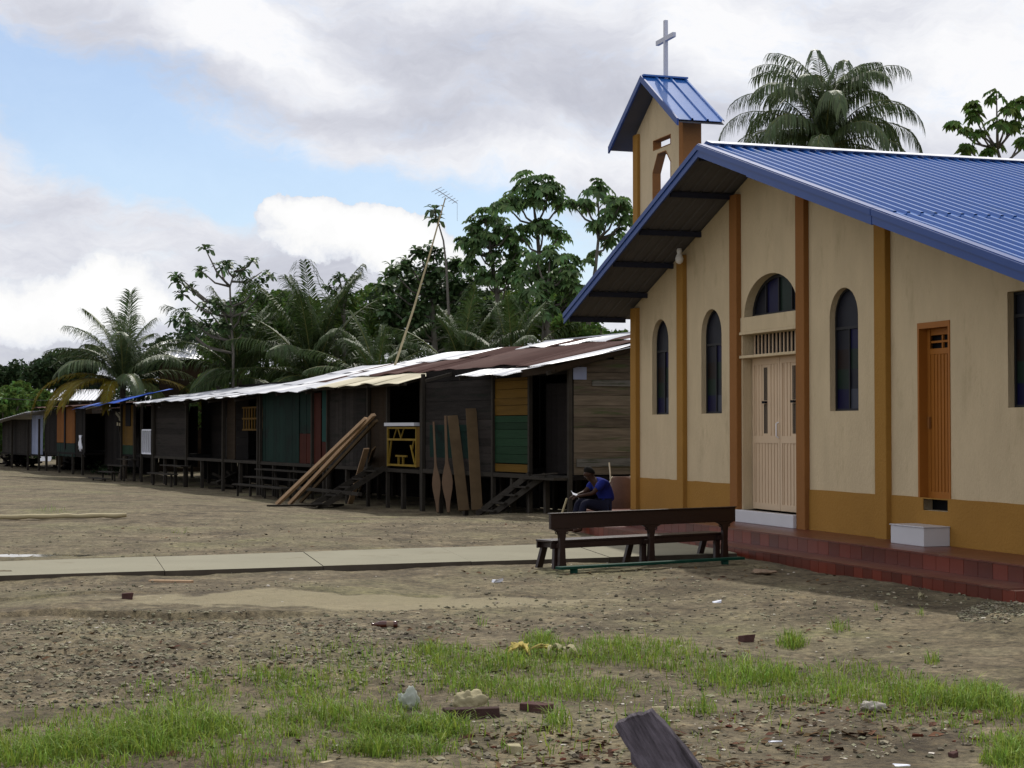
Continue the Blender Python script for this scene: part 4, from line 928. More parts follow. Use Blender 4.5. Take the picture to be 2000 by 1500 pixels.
mb.beam((0, 0, .075), (dd.x, dd.y, .075), .13, .035); mb.beam(dd*.08+Vector((0, 0, .0)), dd*.08+Vector((0, 0, .056)), .08, .1, up=(1, 0, 0)); mb.beam(dd*.9, dd*.9+Vector((0, 0, .056)), .08, .1, up=(1, 0, 0))
o = mb.build('green_board', M['green_board'], bevel=.004); o.location = (ga.x, ga.y, float(gh(ga.x, ga.y))+.0); tag(o, 'narrow green painted board lying along the foot of the bench', 'board')

# ------------------------------------------------------------------ seated person
pe = thing('person', CH(1.0, -.93, FL), A1+pi, 'person in blue shirt and dark trousers sitting hunched on the church steps, arms on knees', 'person')
def skinned(name, verts, edges, rads, m, parent, sub=2):
    me = bpy.data.meshes.new(name); me.from_pydata(verts, edges, []); me.materials.append(m)
    o = bpy.data.objects.new(name, me); COL.objects.link(o); o.parent = parent
    md = o.modifiers.new('skin', 'SKIN'); md.use_smooth_shade = True
    sk = me.skin_vertices[0].data if me.skin_vertices else None
    if sk is None:
        bpy.context.view_layer.objects.active = o; sk = me.skin_vertices[0].data
    for i, r in enumerate(rads): sk[i].radius = (r, r) if not hasattr(r, '__len__') else r; sk[i].use_root = (i == 0)
    s = o.modifiers.new('sub', 'SUBSURF'); s.levels = sub; s.render_levels = sub
    return o
V = []; Ed = []; Rd = []
def jv(p, r, prev=None):
    V.append(p); Rd.append(r); i = len(V)-1
    if prev is not None: Ed.append((prev, i))
    return i
pel = jv((.04, 0, .12), .13); sp1 = jv((.04, 0, .28), .125, pel); sp2 = jv((.12, 0, .44), .14, sp1); ch_ = jv((.24, 0, .54), .13, sp2)
nk = jv((.32, 0, .605), .055, ch_); hb = jv((.365, 0, .655), .072, nk); hm = jv((.40, 0, .72), .093, hb); ht = jv((.40, 0, .79), .07, hm)
jaw = jv((.45, 0, .645), .042, hb); nose = jv((.505, 0, .685), .016, hm)
for s in (-1, 1):
    jv((.385, s*.098, .705), .016, hm)
    sh = jv((.22, s*.19, .54), .062, ch_); elb = jv((.40, s*.23, .36), .042, sh); wr = jv((.60, s*.12, .315), .026, elb); pa = jv((.66, s*.085, .30), (.022, .036), wr)
    for q, (dy, ln) in enumerate(((-.030, .065), (-.010, .078), (.010, .074), (.030, .058))):
        b0 = jv((.69, s*.085+dy, .295), .011, pa); b1 = jv((.69+ln*.55, s*.085+dy*1.1, .275), .009, b0); jv((.69+ln*.75, s*.085+dy*1.1, .275-ln*.55), .007, b1)
    t0 = jv((.655, s*.085-s*.032, .31), .011, pa); jv((.69, s*.085-s*.055, .30), .009, t0)
    hp = jv((.12, s*.10, .10), .10, pel); kn = jv((.56, s*.15, .19), .065, hp); an = jv((.62, s*.13, -.26), .040, kn); hl = jv((.60, s*.13, -.31), .042, an); jv((.76, s*.14, -.325), .032, hl)
skinned('body', V, Ed, Rd, M['skin'], pe)
skinned('shirt', [(.04, 0, .17), (.045, 0, .29), (.12, 0, .445), (.21, 0, .56), (.275, 0, .60), (.21, .2, .54), (.34, .235, .42), (.21, -.2, .54), (.34, -.235, .42)],
        [(0, 1), (1, 2), (2, 3), (3, 4), (3, 5), (5, 6), (3, 7), (7, 8)], [(.165, .165), (.155, .155), (.175, .175), (.155, .155), .085, .092, .072, .092, .072], M['shirt'], pe)
skinned('trousers', [(.05, 0, .10), (.14, .11, .105), (.55, .155, .19), (.625, .135, -.22), (.14, -.11, .105), (.55, -.155, .19), (.625, -.135, -.22)],
        [(0, 1), (1, 2), (2, 3), (0, 4), (4, 5), (5, 6)], [.155, .125, .085, .065, .125, .085, .065], M['trousers'], pe)
mb = MB(); rows = []
for i in range(7):
    th = pi*.56*i/6; a_ = 2*pi; rows.append([(.385+.102*sin(th)*cos(a_*k/14)+.02*cos(th), .101*sin(th)*sin(a_*k/14), .745+.100*cos(th)+.02*sin(th)*cos(a_*k/14)) for k in range(15)])
mb.grid(rows); mb.build('hair', M['hair'], pe, smooth=True, solid=.01)
o = lean('walking_stick', 'thin brown stick standing beside the seated person', 'stick', CH(.95, -1.95, .02), CH(.95, -1.74, .62), .03, .03, 'bamboo')
mb = MB(); mb.grid([[(-.07+.14*k/4, -.10+.2*i/3, .01*sin(k+i)) for k in range(5)] for i in range(4)]); o = mb.build('paper', M['white'], solid=.004); o.location = pe.matrix_basis @ Vector((.67, 0, .335)); o.rotation_euler = (.35, .5, A1); tag(o, 'small white paper held in the hands of the seated person', 'paper')
# wheelbarrow tipped up against the church corner
wb = thing('wheelbarrow', CH(-.45, -.10, .19), A1+pi, 'old rust brown wheelbarrow tray tipped upright between the seated person and the church corner', 'wheelbarrow')
mb = MB(); rows = []
for i in range(11):
    z = .10+.68*i/10; wdt = (.13+.15*min(1, (i/3.0))**.6) if i < 4 else .28-.02*(i-4)/6*2
    if i > 8: wdt -= .03*(i-8)
    rows.append([(wdt*cos(pi*k/10)*-1, .16*sin(pi*k/10)*(.6+.4*sin(pi*i/10)), z) for k in range(11)])
mb.grid(rows); mb.build('tray', M['barrow'], wb, smooth=True, solid=.008)
mb = MB(); rim = [rows[i][0] for i in range(10, -1, -1)]+rows[0][1:-1]+[rows[i][-1] for i in range(11)]
mb.tube(rim, .014, 6); mb.build('rim', M['barrow_rim'], wb, smooth=True)
for s in (-1, 1): mb = MB(); mb.tube([(s*.22, .02, .5), (s*.23, .0, .85), (s*.24, -.03, 1.05)], .015, 6); mb.build('handle', M['barrow_rim'], wb)

# ------------------------------------------------------------------ foreground things
def blockobj(name, label, cat, px, py, sx, sy, sz, rz, m, rx=0, ry=0, lift=-.014, bev=.006, rough=.0, seed=1):
    p = GZ(px, py); r = random.Random(seed); mb = MB(); nx = 6; 
    P = [(x*sx/2, y*sy/2, z) for x in (-1, 1) for y in (-1, 1) for z in (0, sz)]
    mb.box(-sx/2, sx/2, -sy/2, sy/2, 0, sz); mb.v = [(x+r.uniform(-rough, rough), y+r.uniform(-rough, rough), z+r.uniform(-rough, rough)) for x, y, z in mb.v]
    o = mb.build(name, M[m], bevel=bev); o.location = p+Vector((0, 0, lift)); o.rotation_euler = (rx, ry, rz); tag(o, label, cat); return o
blockobj('brick', 'dark purple brick lying in the grass right of the charred beam', 'brick', 1048, 1388, .20, .12, .065, -.55, 'brick', rough=.004)
blockobj('charred_beam', 'charred piece of beam lying in front of the dirty sack', 'beam', 922, 1402, .37, .10, .075, .10, 'darkwood', rough=.012, seed=3)
blockobj('thin_batten', 'short pale batten lying behind the purple grey board', 'batten', 1316, 1382, .30, .03, .02, .0, 'bamboo')
blockobj('thin_batten', 'short pale plank lying against the edge of the concrete walk', 'batten', 334, 1137, .55, .09, .04, -.12, 'new_plank')
blockobj('white_shard', 'white shard lying right of the purple grey board', 'shard', 1512, 1448, .085, .05, .018, .2, 'white', rough=.006)
blockobj('white_shard', 'small white shard near the bottom right of the dirt', 'shard', 1760, 1495, .09, .05, .018, .1, 'white', rough=.006, seed=4)
blockobj('white_scrap', 'white crumpled scrap on the bare earth left of the bench', 'litter', 972, 1137, .11, .08, .05, .3, 'white', rough=.02)
blockobj('white_scrap', 'white flat scrap on the earth in front of the tiled steps', 'litter', 1402, 1177, .09, .06, .03, .1, 'white', rough=.015, seed=7)
blockobj('yellow_block', 'small yellowish broken block amid dark debris at the bottom', 'brick', 1004, 1468, .085, .07, .055, .2, 'sack', rough=.006, seed=9)
blockobj('brick_bit', 'small red brick bit in the lower right earth', 'brick', 1792, 1438, .065, .04, .03, -.3, 'redbrick', rough=.006)
blockobj('red_chip', 'red broken chip below the charred beam, left one', 'brick', 885, 1420, .06, .05, .03, .4, 'redbrick', rough=.008, seed=5)
blockobj('dark_stone', 'dark rounded stone in the bottom right earth', 'stone', 1862, 1478, .055, .05, .04, .4, 'brick', rough=.008, seed=15)
blockobj('dark_stone', 'dark stone on the earth near the bench-side grass', 'stone', 1457, 1253, .11, .09, .07, .4, 'brick', rough=.018, seed=16)
blockobj('dark_lump', 'dark lump on the earth left of the dried mud', 'stone', 249, 1170, .11, .09, .07, .2, 'brick', rough=.015, seed=17)
blockobj('wood_chip', 'pale wood chip in the bottom left grass edge', 'wood chip', 638, 1487, .09, .035, .015, .9, 'bamboo')
# beer bottle
p = GZ(752, 1226); e = thing('bottle', p+Vector((0, 0, .033)), radians(184), 'brown glass bottle lying on the gravel', 'bottle')
prof = [(.005, -.12), (.031, -.119), (.033, -.10), (.033, .03), (.030, .055), (.016, .085), (.0125, .115), (.015, .118), (.015, .13), (.004, .131)]
mb = MB(); mb.lathe(prof, 16, Matrix.Rotation(radians(90), 4, 'Y')); mb.build('glass_body', M['bottle'], e, smooth=True)
mb = MB(); mb.lathe([(.0333, -.08), (.0336, -.079), (.0336, -.015), (.0333, -.014)], 16, Matrix.Rotation(radians(90), 4, 'Y')); mb.build('label', M['labelw'], e, smooth=True)
# crumpled bags, husks
def crumple(name, label, cat, px, py, sx, sy, sz, m, seed, amp=.35, rz=0, n=14):
    p = GZ(px, py); r = random.Random(seed); bm = bmesh.new(); bmesh.ops.create_icosphere(bm, subdivisions=4, radius=1)
    for v in bm.verts:
        c = v.co; k = 1+amp*(float(vnoise(c.x*2.1+seed, c.y*2.1+c.z*1.7, seed))-.5)*2+amp*.5*(float(vnoise(c.x*5+c.z*3, c.y*5+seed, seed+2))-.5)*2
        v.co = Vector((c.x*sx*k, c.y*sy*k, (c.z*.5+.42)*sz*k))
    me = bpy.data.meshes.new(name); bm.to_mesh(me); bm.free(); me.materials.append(M[m]); me.polygons.foreach_set('use_smooth', [True]*len(me.polygons))
    o = bpy.data.objects.new(name, me); COL.objects.link(o); o.location = p; o.rotation_euler = (0, 0, rz); tag(o, label, cat); return o
crumple('dirty_sack', 'dirty yellowish crumpled sack lying behind the charred beam', 'sack', 914, 1386, .12, .08, .13, 'sack', 3, amp=.24)
crumple('plastic_bag', 'milky plastic bag caught in the grass', 'plastic bag', 799, 1384, .075, .05, .13, 'plastic', 5, amp=.38)
crumple('rubble_lump', 'pinkish rubble lump at the foot of the tiled steps', 'rubble', 1492, 1121, .14, .10, .06, 'labelw', 9)
crumple('pale_debris', 'pale debris lump among the grass at the right', 'litter', 1705, 1388, .08, .05, .06, 'stone_pale', 11)
def husk(px, py, label, seed, m='yellow_husk', n=9, s=.22):
    p = GZ(px, py); r = random.Random(seed); mb = MB()
    for k in range(n):
        a = r.uniform(0, 2*pi); l = s*r.uniform(.5, 1.2); w_ = r.uniform(.02, .05); c = Vector((r.uniform(-.03, .03), r.uniform(-.02, .02), .02)); d = Vector((cos(a), sin(a), 0)); q = Vector((-sin(a), cos(a), 0)); rows = []
        for i in range(6): f = i/5; rows.append([c+d*l*f+q*w_*sin(pi*(f*.9+.05))*u+Vector((0, 0, .06*sin(pi*f)*r.uniform(.5, 1.3)+.012*abs(u))) for u in (-1, 0, 1)])
        mb.grid(rows)
    o = mb.build('dry_husk', M[m], smooth=True, solid=.003); o.location = p; tag(o, label, 'dry leaves')
husk(1022, 1280, 'yellow dried leaf husk lying in the grass', 3, s=.26)
husk(1095, 1280, 'brownish dried leaf husk right beside the yellow one', 4, 'sack', 5, .2)
husk(1795, 1175, 'small dry husk on the earth in front of the steps', 8, 'sack', 3, .1)
# dark purple-grey broken board in the very foreground
e = MB(); b = G(1330, 1566, 0); 
def fp(px, py, Yd): return AT(px, py, Yd)-b
Q = [fp(1200, 1419, 8.75), fp(1207, 1412, 8.75), fp(1219, 1409, 8.75), fp(1226, 1402, 8.75), fp(1246, 1396, 8.75), fp(1253, 1398, 8.75), fp(1271, 1389, 8.75), fp(1279, 1399, 8.74), fp(1296, 1414, 8.72), fp(1318, 1441, 8.68), fp(1341, 1467, 8.65), fp(1366, 1500, 8.6), fp(1420, 1572, 8.5), fp(1252, 1572, 8.5), fp(1243, 1500, 8.6), fp(1232, 1490, 8.62), fp(1231, 1470, 8.66), fp(1219, 1452, 8.68)]
bk = [q+Vector((.012, .045, .012)) for q in Q]; n = len(Q)
e.add(Q+bk, [tuple(range(n))[::-1], tuple(range(n, 2*n))]+[(i, (i+1) % n, (i+1) % n+n, i+n) for i in range(n)])
o = e.build('broken_board', M['oldboard'], bevel=.004); o.location = b; fb_ = o
mb = MB()
for cr_ in ([(1278, 1404), (1288, 1420), (1292, 1438), (1305, 1452), (1318, 1478), (1336, 1508)], [(1236, 1404), (1252, 1432), (1262, 1462), (1281, 1498), (1300, 1530)], [(1256, 1410), (1263, 1424), (1266, 1440)]):
    mb.tube([fp(px, py, 8.75-.25*(py-1417)/155-.004) for px, py in cr_], [.0016]*(len(cr_)-1)+[.0008], 5)
mb.build('crack', M['dark'], fb_)
o = fb_; tag(o, 'purple grey weathered board with broken end sticking up in the nearest foreground', 'board')

# ------------------------------------------------------------------ vegetation
def frond(root, org, phi, e0, droop, L, m, seed, n=84, ll=.95, hang=1.0, ex=1.5):
    r = random.Random(seed); mb = MB(); N = 22; pts = []; p = Vector((0, 0, 0)); dirs = []
    hx = Vector((cos(phi), sin(phi), 0)); tw = r.uniform(-.35, .35)
    for i in range(N+1):
        s = i/N; ang = e0-droop*(s**ex); pp = phi+tw*s; d = Vector((cos(pp), sin(pp), 0))*cos(ang)+Vector((0, 0, sin(ang))); pts.append(p.copy()); dirs.append(d); p = p+d*(L/N)
    mb.cur = 1; mb.tube(pts[::2], [.038*(1-.85*k/(N/2)) for k in range(N//2+1)], 5); mb.cur = 0
    side = Vector((-sin(phi), cos(phi), 0))
    for k in range(n):
        s = .10+.90*(k+r.random()*.6)/n; i = min(int(s*N), N-1); f = s*N-i; c = pts[i].lerp(pts[i+1], min(f, 1)); d = dirs[i]; up = side.cross(d)
        if up.z < 0: up = -up
        l = ll*L/4*(sin(pi*min(1, .14+s*.74))**.7)*r.uniform(.75, 1.2)
        for sg in (-1, 1):
            dd = (side*sg*.85+d*(.75+.6*s)+up*.3).normalized()
            w_ = .021*L/4*r.uniform(.8, 1.2); P = [c]; q = c.copy(); g = dd.copy(); 
            for j in range(3):
                g = (g+Vector((0, 0, -hang*(j+.6)*.5*r.uniform(.7, 1.2)))).normalized(); q = q+g*l/3; P.append(q.copy())
            wv = d.cross(dd).cross(dd).normalized() if True else up
            vs = [P[0]-wv*w_*.4, P[0]+wv*w_*.4, P[1]-wv*w_, P[1]+wv*w_, P[2]-wv*w_*.8, P[2]+wv*w_*.8, P[3]]
            mb.add(vs, [(0, 1, 3, 2), (2, 3, 5, 4), (4, 5, 6)])
    o = mb.build('frond', [m, M['rachis']], root); o.location = org; return o
def palm(label, px, Yd, zc, L, n, seed, m='leaf_palm', extra=(), lo=-.15, group='coconut palms behind the houses', ll=.95, hang=1.0, base_dz=0, dr=(.55, 1.45), tr=.14, hi=1.50, ex=1.5):
    x = (px-1000)/FPX*Yd; r = random.Random(seed); e = thing('coconut_palm', (x, Yd, -.3), 0, label, 'palm tree', group)
    h_ = zc+.3; mb = MB(); mb.tube([(0.25*sin(k*.5)*(1-k/8)*.6, 0, h_*k/8) for k in range(9)], [tr*1.5]+[tr*(1.1-.03*k) for k in range(8)], 10); mb.build('trunk', M['palm_bark'], e, smooth=True)
    ga = 2.39996
    for k in range(n):
        f = k/(n-1); e0 = hi-(hi-lo)*f**1.25+r.uniform(-.1, .1); frond(e, (0, 0, h_-.1), ga*k+r.uniform(-.2, .2)+seed, e0, dr[0]+(dr[1]-dr[0])*f*r.uniform(.8, 1.2), L*r.uniform(.85, 1.08), M[m], seed*100+k, ll=ll, hang=hang, ex=ex)
    for k, (ph, e0, dp, l2, m2) in enumerate(extra): frond(e, (0, 0, h_-.1), ph, e0, dp, l2, M[m2], seed*100+60+k, ll=ll, hang=.5)
    return e
palm('young coconut palm with yellowing lower fronds drooping before the orange house, leftmost palm', 240, 75, 3.9, 4.0, 20, 2, 'leaf_palm_grey', lo=.2, dr=(.8, 1.7), group='coconut palms behind the houses',
     extra=[(radians(188), .35, 1.7, 3.9, 'leaf_yellow'), (radians(205), .25, 1.7, 4.0, 'leaf_yellow'), (radians(196), .45, 1.9, 4.6, 'leaf_yellow'), (radians(218), .3, 1.6, 4.0, 'leaf_yellow'), (radians(235), .3, 1.5, 4.0, 'leaf_yellow'), (radians(262), .3, 1.9, 3.2, 'leaf_yellow'), (radians(350), .3, 1.5, 4.0, 'leaf_yellow'), (radians(200), .95, 1.7, 3.5, 'leaf_palm_grey'), (radians(170), 1.1, 1.7, 3.6, 'leaf_palm_grey'), (radians(10), 1.0, 1.5, 3.6, 'leaf_palm_grey'), (radians(75), 1.42, .15, 4.3, 'leaf_palm')])
palm('dark coconut palm second from the left, crown over the long zinc roof', 468, 74, 4.2, 4.3, 26, 3, hi=1.52)
palm('dark coconut palm third from the left with upright central fronds', 612, 70, 4.0, 5.1, 26, 4, hi=1.52)
palm('dark low palm behind the rusty roof, left of the antenna trees centre', 905, 58, 3.3, 3.5, 22, 5, hi=1.5)
palm('dark low palm behind the rusty roof, close to the church', 1000, 57, 3.5, 3.1, 22, 6, hi=1.5)
palm('low palm between the antenna mast and the third palm', 735, 62, 3.3, 3.1, 20, 9, hi=1.45)
palm('tall coconut palm with full grey green crown rising behind the church roof', 1615, 70, 13.7, 5.3, 36, 7, 'leaf_palm_grey', lo=.15, group='palm behind the church', ll=.95, hang=1.7, dr=(1.7, 2.6), tr=.17, hi=1.55, ex=2.1)

def lobed_leaf(mb, c, n, R, r, lobes=8):
    n = n.normalized(); a = n.cross(Vector((.3, .9, .2)))
    a.normalize(); b = n.cross(a); t0 = r.uniform(0, 6.28)
    for k in range(lobes):
        th = t0+2*pi*k/lobes*.9; d = a*cos(th)+b*sin(th); s = n.cross(d); l = R*r.uniform(.85, 1.1); w_ = R*.25
        dn = Vector((0, 0, -1)); p1 = c+d*l*.55+n*l*.05+dn*l*.08; p2 = c+d*l*.92+dn*l*.42
        mb.add([c, p1-s*w_, p1+s*w_, p2], [(0, 1, 3, 2)])
def broad_leaf(mb, c, d, l, w_, r):
    d = d.normalized(); s = d.cross(Vector((0, 0, 1)))
    if s.length < .05: s = Vector((1, 0, 0))
    s.normalize(); u = s.cross(d); g = Vector((0, 0, -1))
    p1 = c+d*l*.55+u*l*.05; p2 = c+d*l*.85+g*l*.12; p3 = c+d*l+g*l*.22
    mb.add([c, p1-s*w_+u*w_*.3, p1+s*w_+u*w_*.3, p2-s*w_*.8, p2+s*w_*.8, p3, p1], [(0, 1, 6), (0, 6, 2), (6, 1, 3, 5), (6, 5, 4, 2)])
def cluster_tree(name, label, Yd, cl, trunk, m, kind, seed, bark='bark_pale', group=None, leafR=.33, dens=1.15, tr=.13):
    """cl: clusters (px, py, radius px); trunk: polyline of pixels from ground upwards"""
    r = random.Random(seed); base = AT(trunk[0][0], trunk[0][1], Yd); x0 = base.x
    e = thing(name, (x0, Yd, -.3), 0, label, 'tree', group); org = Vector((x0, Yd, -.3))
    tp = [Vector((x0, Yd, -.3))]+[AT(px, py, Yd)+Vector((0, r.uniform(-.2, .2), 0)) for px, py in trunk]; tp = [p-org for p in tp]
    mb = MB(); mb.tube(tp, [tr*1.25]+[tr*(1-.7*k/len(trunk)) for k in range(len(trunk))], 8)
    cm = MB()
    for px, py, rp in cl:
        c = AT(px, py, Yd)+Vector((0, r.uniform(-1.0, 1.0), 0))-org; R = rp/FPX*Yd
        best = None
        for i in range(len(tp)-1):
            for f in (0, .33, .66, 1):
                q = tp[i].lerp(tp[i+1], f)
                if q.z < c.z-.5*R and q.z > 2: 
                    dd = (q-c).length+abs((c.z-q.z)-(abs(c.x-q.x)+.8))*.5
                    if best is None or dd < best[0]: best = (dd, q)
        q = best[1] if best else tp[-1]
        mid = q.lerp(c, .5)+Vector((0, 0, -.12*(c-q).length)); tip = c+Vector((0, 0, R*.25))
        mb.tube([q, mid, tip], [.055, .04, .02], 5)
        if kind == 'lobed':
            n = int(max(5, dens*6*(R/leafR)**1.8))
            for k in range(n):
                th = r.uniform(0, 2*pi); ph = math.acos(r.uniform(-.25, 1)); d = Vector((sin(ph)*cos(th), sin(ph)*sin(th), cos(ph)*.9)); rr = R*r.uniform(.3, 1.1)
                lobed_leaf(cm, c+d*rr, d+Vector((0, 0, .8)), leafR*r.uniform(.7, 1.1), r)
                if k % 4 == 0: mb.tube([c+d*rr*.1, c+d*rr], .012, 4)
        else:
            n = int(max(2, dens*3.6*(R/leafR)**1.8))
            for k in range(n):
                th = r.uniform(0, 2*pi); ph = math.acos(r.uniform(-.8, 1)); d = Vector((sin(ph)*cos(th), sin(ph)*sin(th), cos(ph))); wc = c+d*R*r.uniform(.1, .75)
                for j in range(8):
                    a = 2*pi*j/8+r.uniform(-.3, .3); ee = r.uniform(-.7, .9); broad_leaf(cm, wc, Vector((cos(a)*cos(ee), sin(a)*cos(ee), sin(ee))), leafR*r.uniform(.7, 1.15), leafR*.22, r)
                if k % 3 == 0: mb.tube([c, wc], .015, 4)
    mb.build('trunk', M[bark], e, smooth=True); cm.build('crown', M[m], e); return e
gt = 'large leaved trees behind the houses'
cluster_tree('cecropia_tree', 'tallest open tree with umbrella clusters of lobed leaves, centre of the photo', 64, [(1040, 372, 42), (1008, 388, 32), (1072, 380, 34), (1098, 402, 30), (985, 408, 26), (1040, 400, 34), (1062, 452, 34), (1096, 462, 24), (1032, 450, 24), (1020, 470, 18)], [(1075, 690), (1068, 600), (1055, 520), (1048, 440)], 'leaf_cec', 'lobed', 21, group=gt)
cluster_tree('cecropia_tree', 'tall thin tree whose lobed leaf clusters touch the bell gable edge', 62, [(1165, 378, 30), (1190, 390, 26), (1140, 400, 24), (1115, 398, 16), (1208, 412, 26), (1188, 432, 32), (1165, 440, 22), (1215, 452, 22), (1192, 472, 20), (1166, 492, 16), (1150, 512, 12), (1225, 430, 20)], [(1145, 690), (1152, 600), (1163, 520), (1172, 440)], 'leaf_cec', 'lobed', 22, group=gt, tr=.10)
cluster_tree('cecropia_tree', 'spreading lobed leaf tree left of the tallest one', 66, [(948, 432, 34), (922, 448, 28), (975, 448, 28), (905, 470, 24), (995, 472, 26), (950, 470, 34), (1012, 492, 24), (935, 498, 26), (1000, 510, 22), (965, 500, 24), (965, 545, 24), (990, 555, 18), (1000, 455, 20), (982, 530, 26), (945, 545, 28), (918, 520, 26), (925, 480, 24), (1012, 530, 24)], [(985, 690), (975, 600), (962, 520), (955, 470)], 'leaf_cec', 'lobed', 23, group=gt)
cluster_tree('cecropia_tree', 'lower lobed leaf tree just left of the church eave tip', 60, [(1045, 535, 34), (1080, 522, 30), (1020, 548, 26), (1105, 545, 28), (1075, 560, 34), (1118, 575, 24), (1045, 580, 30), (1010, 590, 30), (1100, 600, 30), (1060, 615, 34), (1075, 492, 26), (1108, 505, 24), (1045, 505, 24), (1130, 565, 26), (1112, 530, 24), (1135, 595, 24)], [(1062, 690), (1066, 620), (1070, 560)], 'leaf_cec', 'lobed', 24, group=gt)
cluster_tree('broadleaf_tree', 'dense dark broad leaved tree behind the antenna mast', 68, [(850, 495, 26), (822, 500, 24), (795, 518, 26), (768, 538, 26), (752, 560, 22), (800, 550, 38), (845, 535, 40), (885, 515, 32), (888, 560, 40), (845, 580, 44), (790, 590, 40), (755, 605, 32), (925, 550, 30), (930, 600, 40), (880, 615, 44), (820, 630, 44), (960, 610, 36), (770, 640, 36)], [(850, 690), (845, 620), (842, 560)], 'leaf_big', 'broad', 25, group=gt, leafR=.42, dens=1.5)
cluster_tree('broadleaf_tree', 'gangly tree with rosettes of broad leaves rising behind the second palm', 70, [(408, 492, 12), (420, 515, 20), (442, 522, 24), (470, 528, 24), (498, 512, 16), (505, 532, 20), (500, 555, 24), (508, 580, 24), (395, 532, 12), (350, 540, 10), (352, 552, 10), (372, 562, 12), (362, 578, 10), (390, 592, 16), (402, 608, 18), (358, 612, 16), (340, 628, 14), (378, 628, 22), (425, 590, 20), (440, 610, 24), (470, 600, 26), (372, 650, 22), (410, 640, 26), (455, 585, 14), (440, 640, 30), (480, 640, 30)], [(455, 690), (452, 620), (450, 560), (458, 530)], 'leaf_big', 'broad', 26, group=gt, leafR=.42, dens=.75, tr=.06)
cluster_tree('broadleaf_tree', 'small broad leaved tree top poking up right of the third palm', 72, [(665, 545, 18), (690, 555, 16), (645, 562, 14), (682, 575, 18), (662, 590, 22)], [(672, 690), (672, 600), (670, 560)], 'leaf_big', 'broad', 27, group=gt, leafR=.36, tr=.08)
cluster_tree('sapling', 'thin sapling with a single leaf rosette beside the antenna', 60, [(851, 414, 7), (853, 432, 10)], [(878, 640), (872, 520), (866, 470), (853, 425)], 'leaf_big', 'broad', 28, leafR=.42, tr=.05, dens=1.5)
cluster_tree('cecropia_tree', 'bright green lobed leaf tree at the right edge above the church ridge', 62, [(1940, 192, 20), (1912, 200, 14), (1900, 230, 20), (1872, 240, 14), (1958, 222, 20), (1990, 215, 26), (1935, 255, 20), (1975, 245, 18), (1905, 268, 14), (1880, 262, 12), (1998, 275, 22), (1952, 285, 22), (2025, 240, 30), (1880, 295, 16), (1925, 300, 16)], [(1968, 420), (1960, 340), (1950, 290)], 'leaf_bush', 'lobed', 29, group='tree behind the church', leafR=.40, dens=1.0, tr=.10)

def leafmass(mb, c, R, n, ls, r, lumps=9):
    L = [(Vector((r.gauss(0, .45)*R.x, r.gauss(0, .4)*R.y, r.gauss(0, .42)*R.z)), r.uniform(.25, .5)) for _ in range(lumps)]
    for k in range(n):
        o, s = L[k % lumps]; d = Vector((r.gauss(0, 1), r.gauss(0, 1), r.gauss(0, 1))).normalized()*r.uniform(.55, 1.0)
        p = c+o+Vector((d.x*R.x, d.y*R.y, d.z*R.z))*s
        a = Vector((r.gauss(0, 1), r.gauss(0, 1), r.gauss(0, .7))).normalized(); b = a.cross(Vector((r.gauss(0, 1), r.gauss(0, 1), r.gauss(0, 1)))).normalized(); l = ls*r.uniform(.6, 1.3)
        mb.add([p-a*l*.5, p+b*l*.24, p+a*l*.5-Vector((0, 0, l*.15)), p-b*l*.24], [(0, 1, 2, 3)])
def bush(px, py, rx, ry, Yd, m, seed, label, n=4200, ls=.32, name='leafy_tree', group='leafy trees closing the view behind the houses'):
    r = random.Random(seed); c = AT(px, py, Yd); R = Vector((rx/FPX*Yd*1.25, 2.0, ry/FPX*Yd*1.5)); e = thing(name, (c.x, c.y, -.3), 0, label, 'tree', group)
    cz = c.z+.3; mb = MB(); mb.tube([(0, 0, 0), (.1, 0, cz*.5), (0, 0, cz)], [.14, .11, .05], 7)
    for k in range(6): a = r.uniform(0, 6.28); mb.tube([(0, 0, cz*.45), (cos(a)*R.x*.4, sin(a)*.5, cz*.8), (cos(a)*R.x*.7, sin(a), cz+R.z*.3)], [.06, .04, .02], 5)
    mb.build('trunk', M['bark'], e)
    cm = MB(); leafmass(cm, Vector((0, 0, cz)), R, n, ls, r, 14); leafmass(cm, Vector((0, 0, cz*.45)), Vector((R.x*1.0, 1.4, cz*.45)), n//2, ls, r, 10); cm.build('crown', M[m], e)
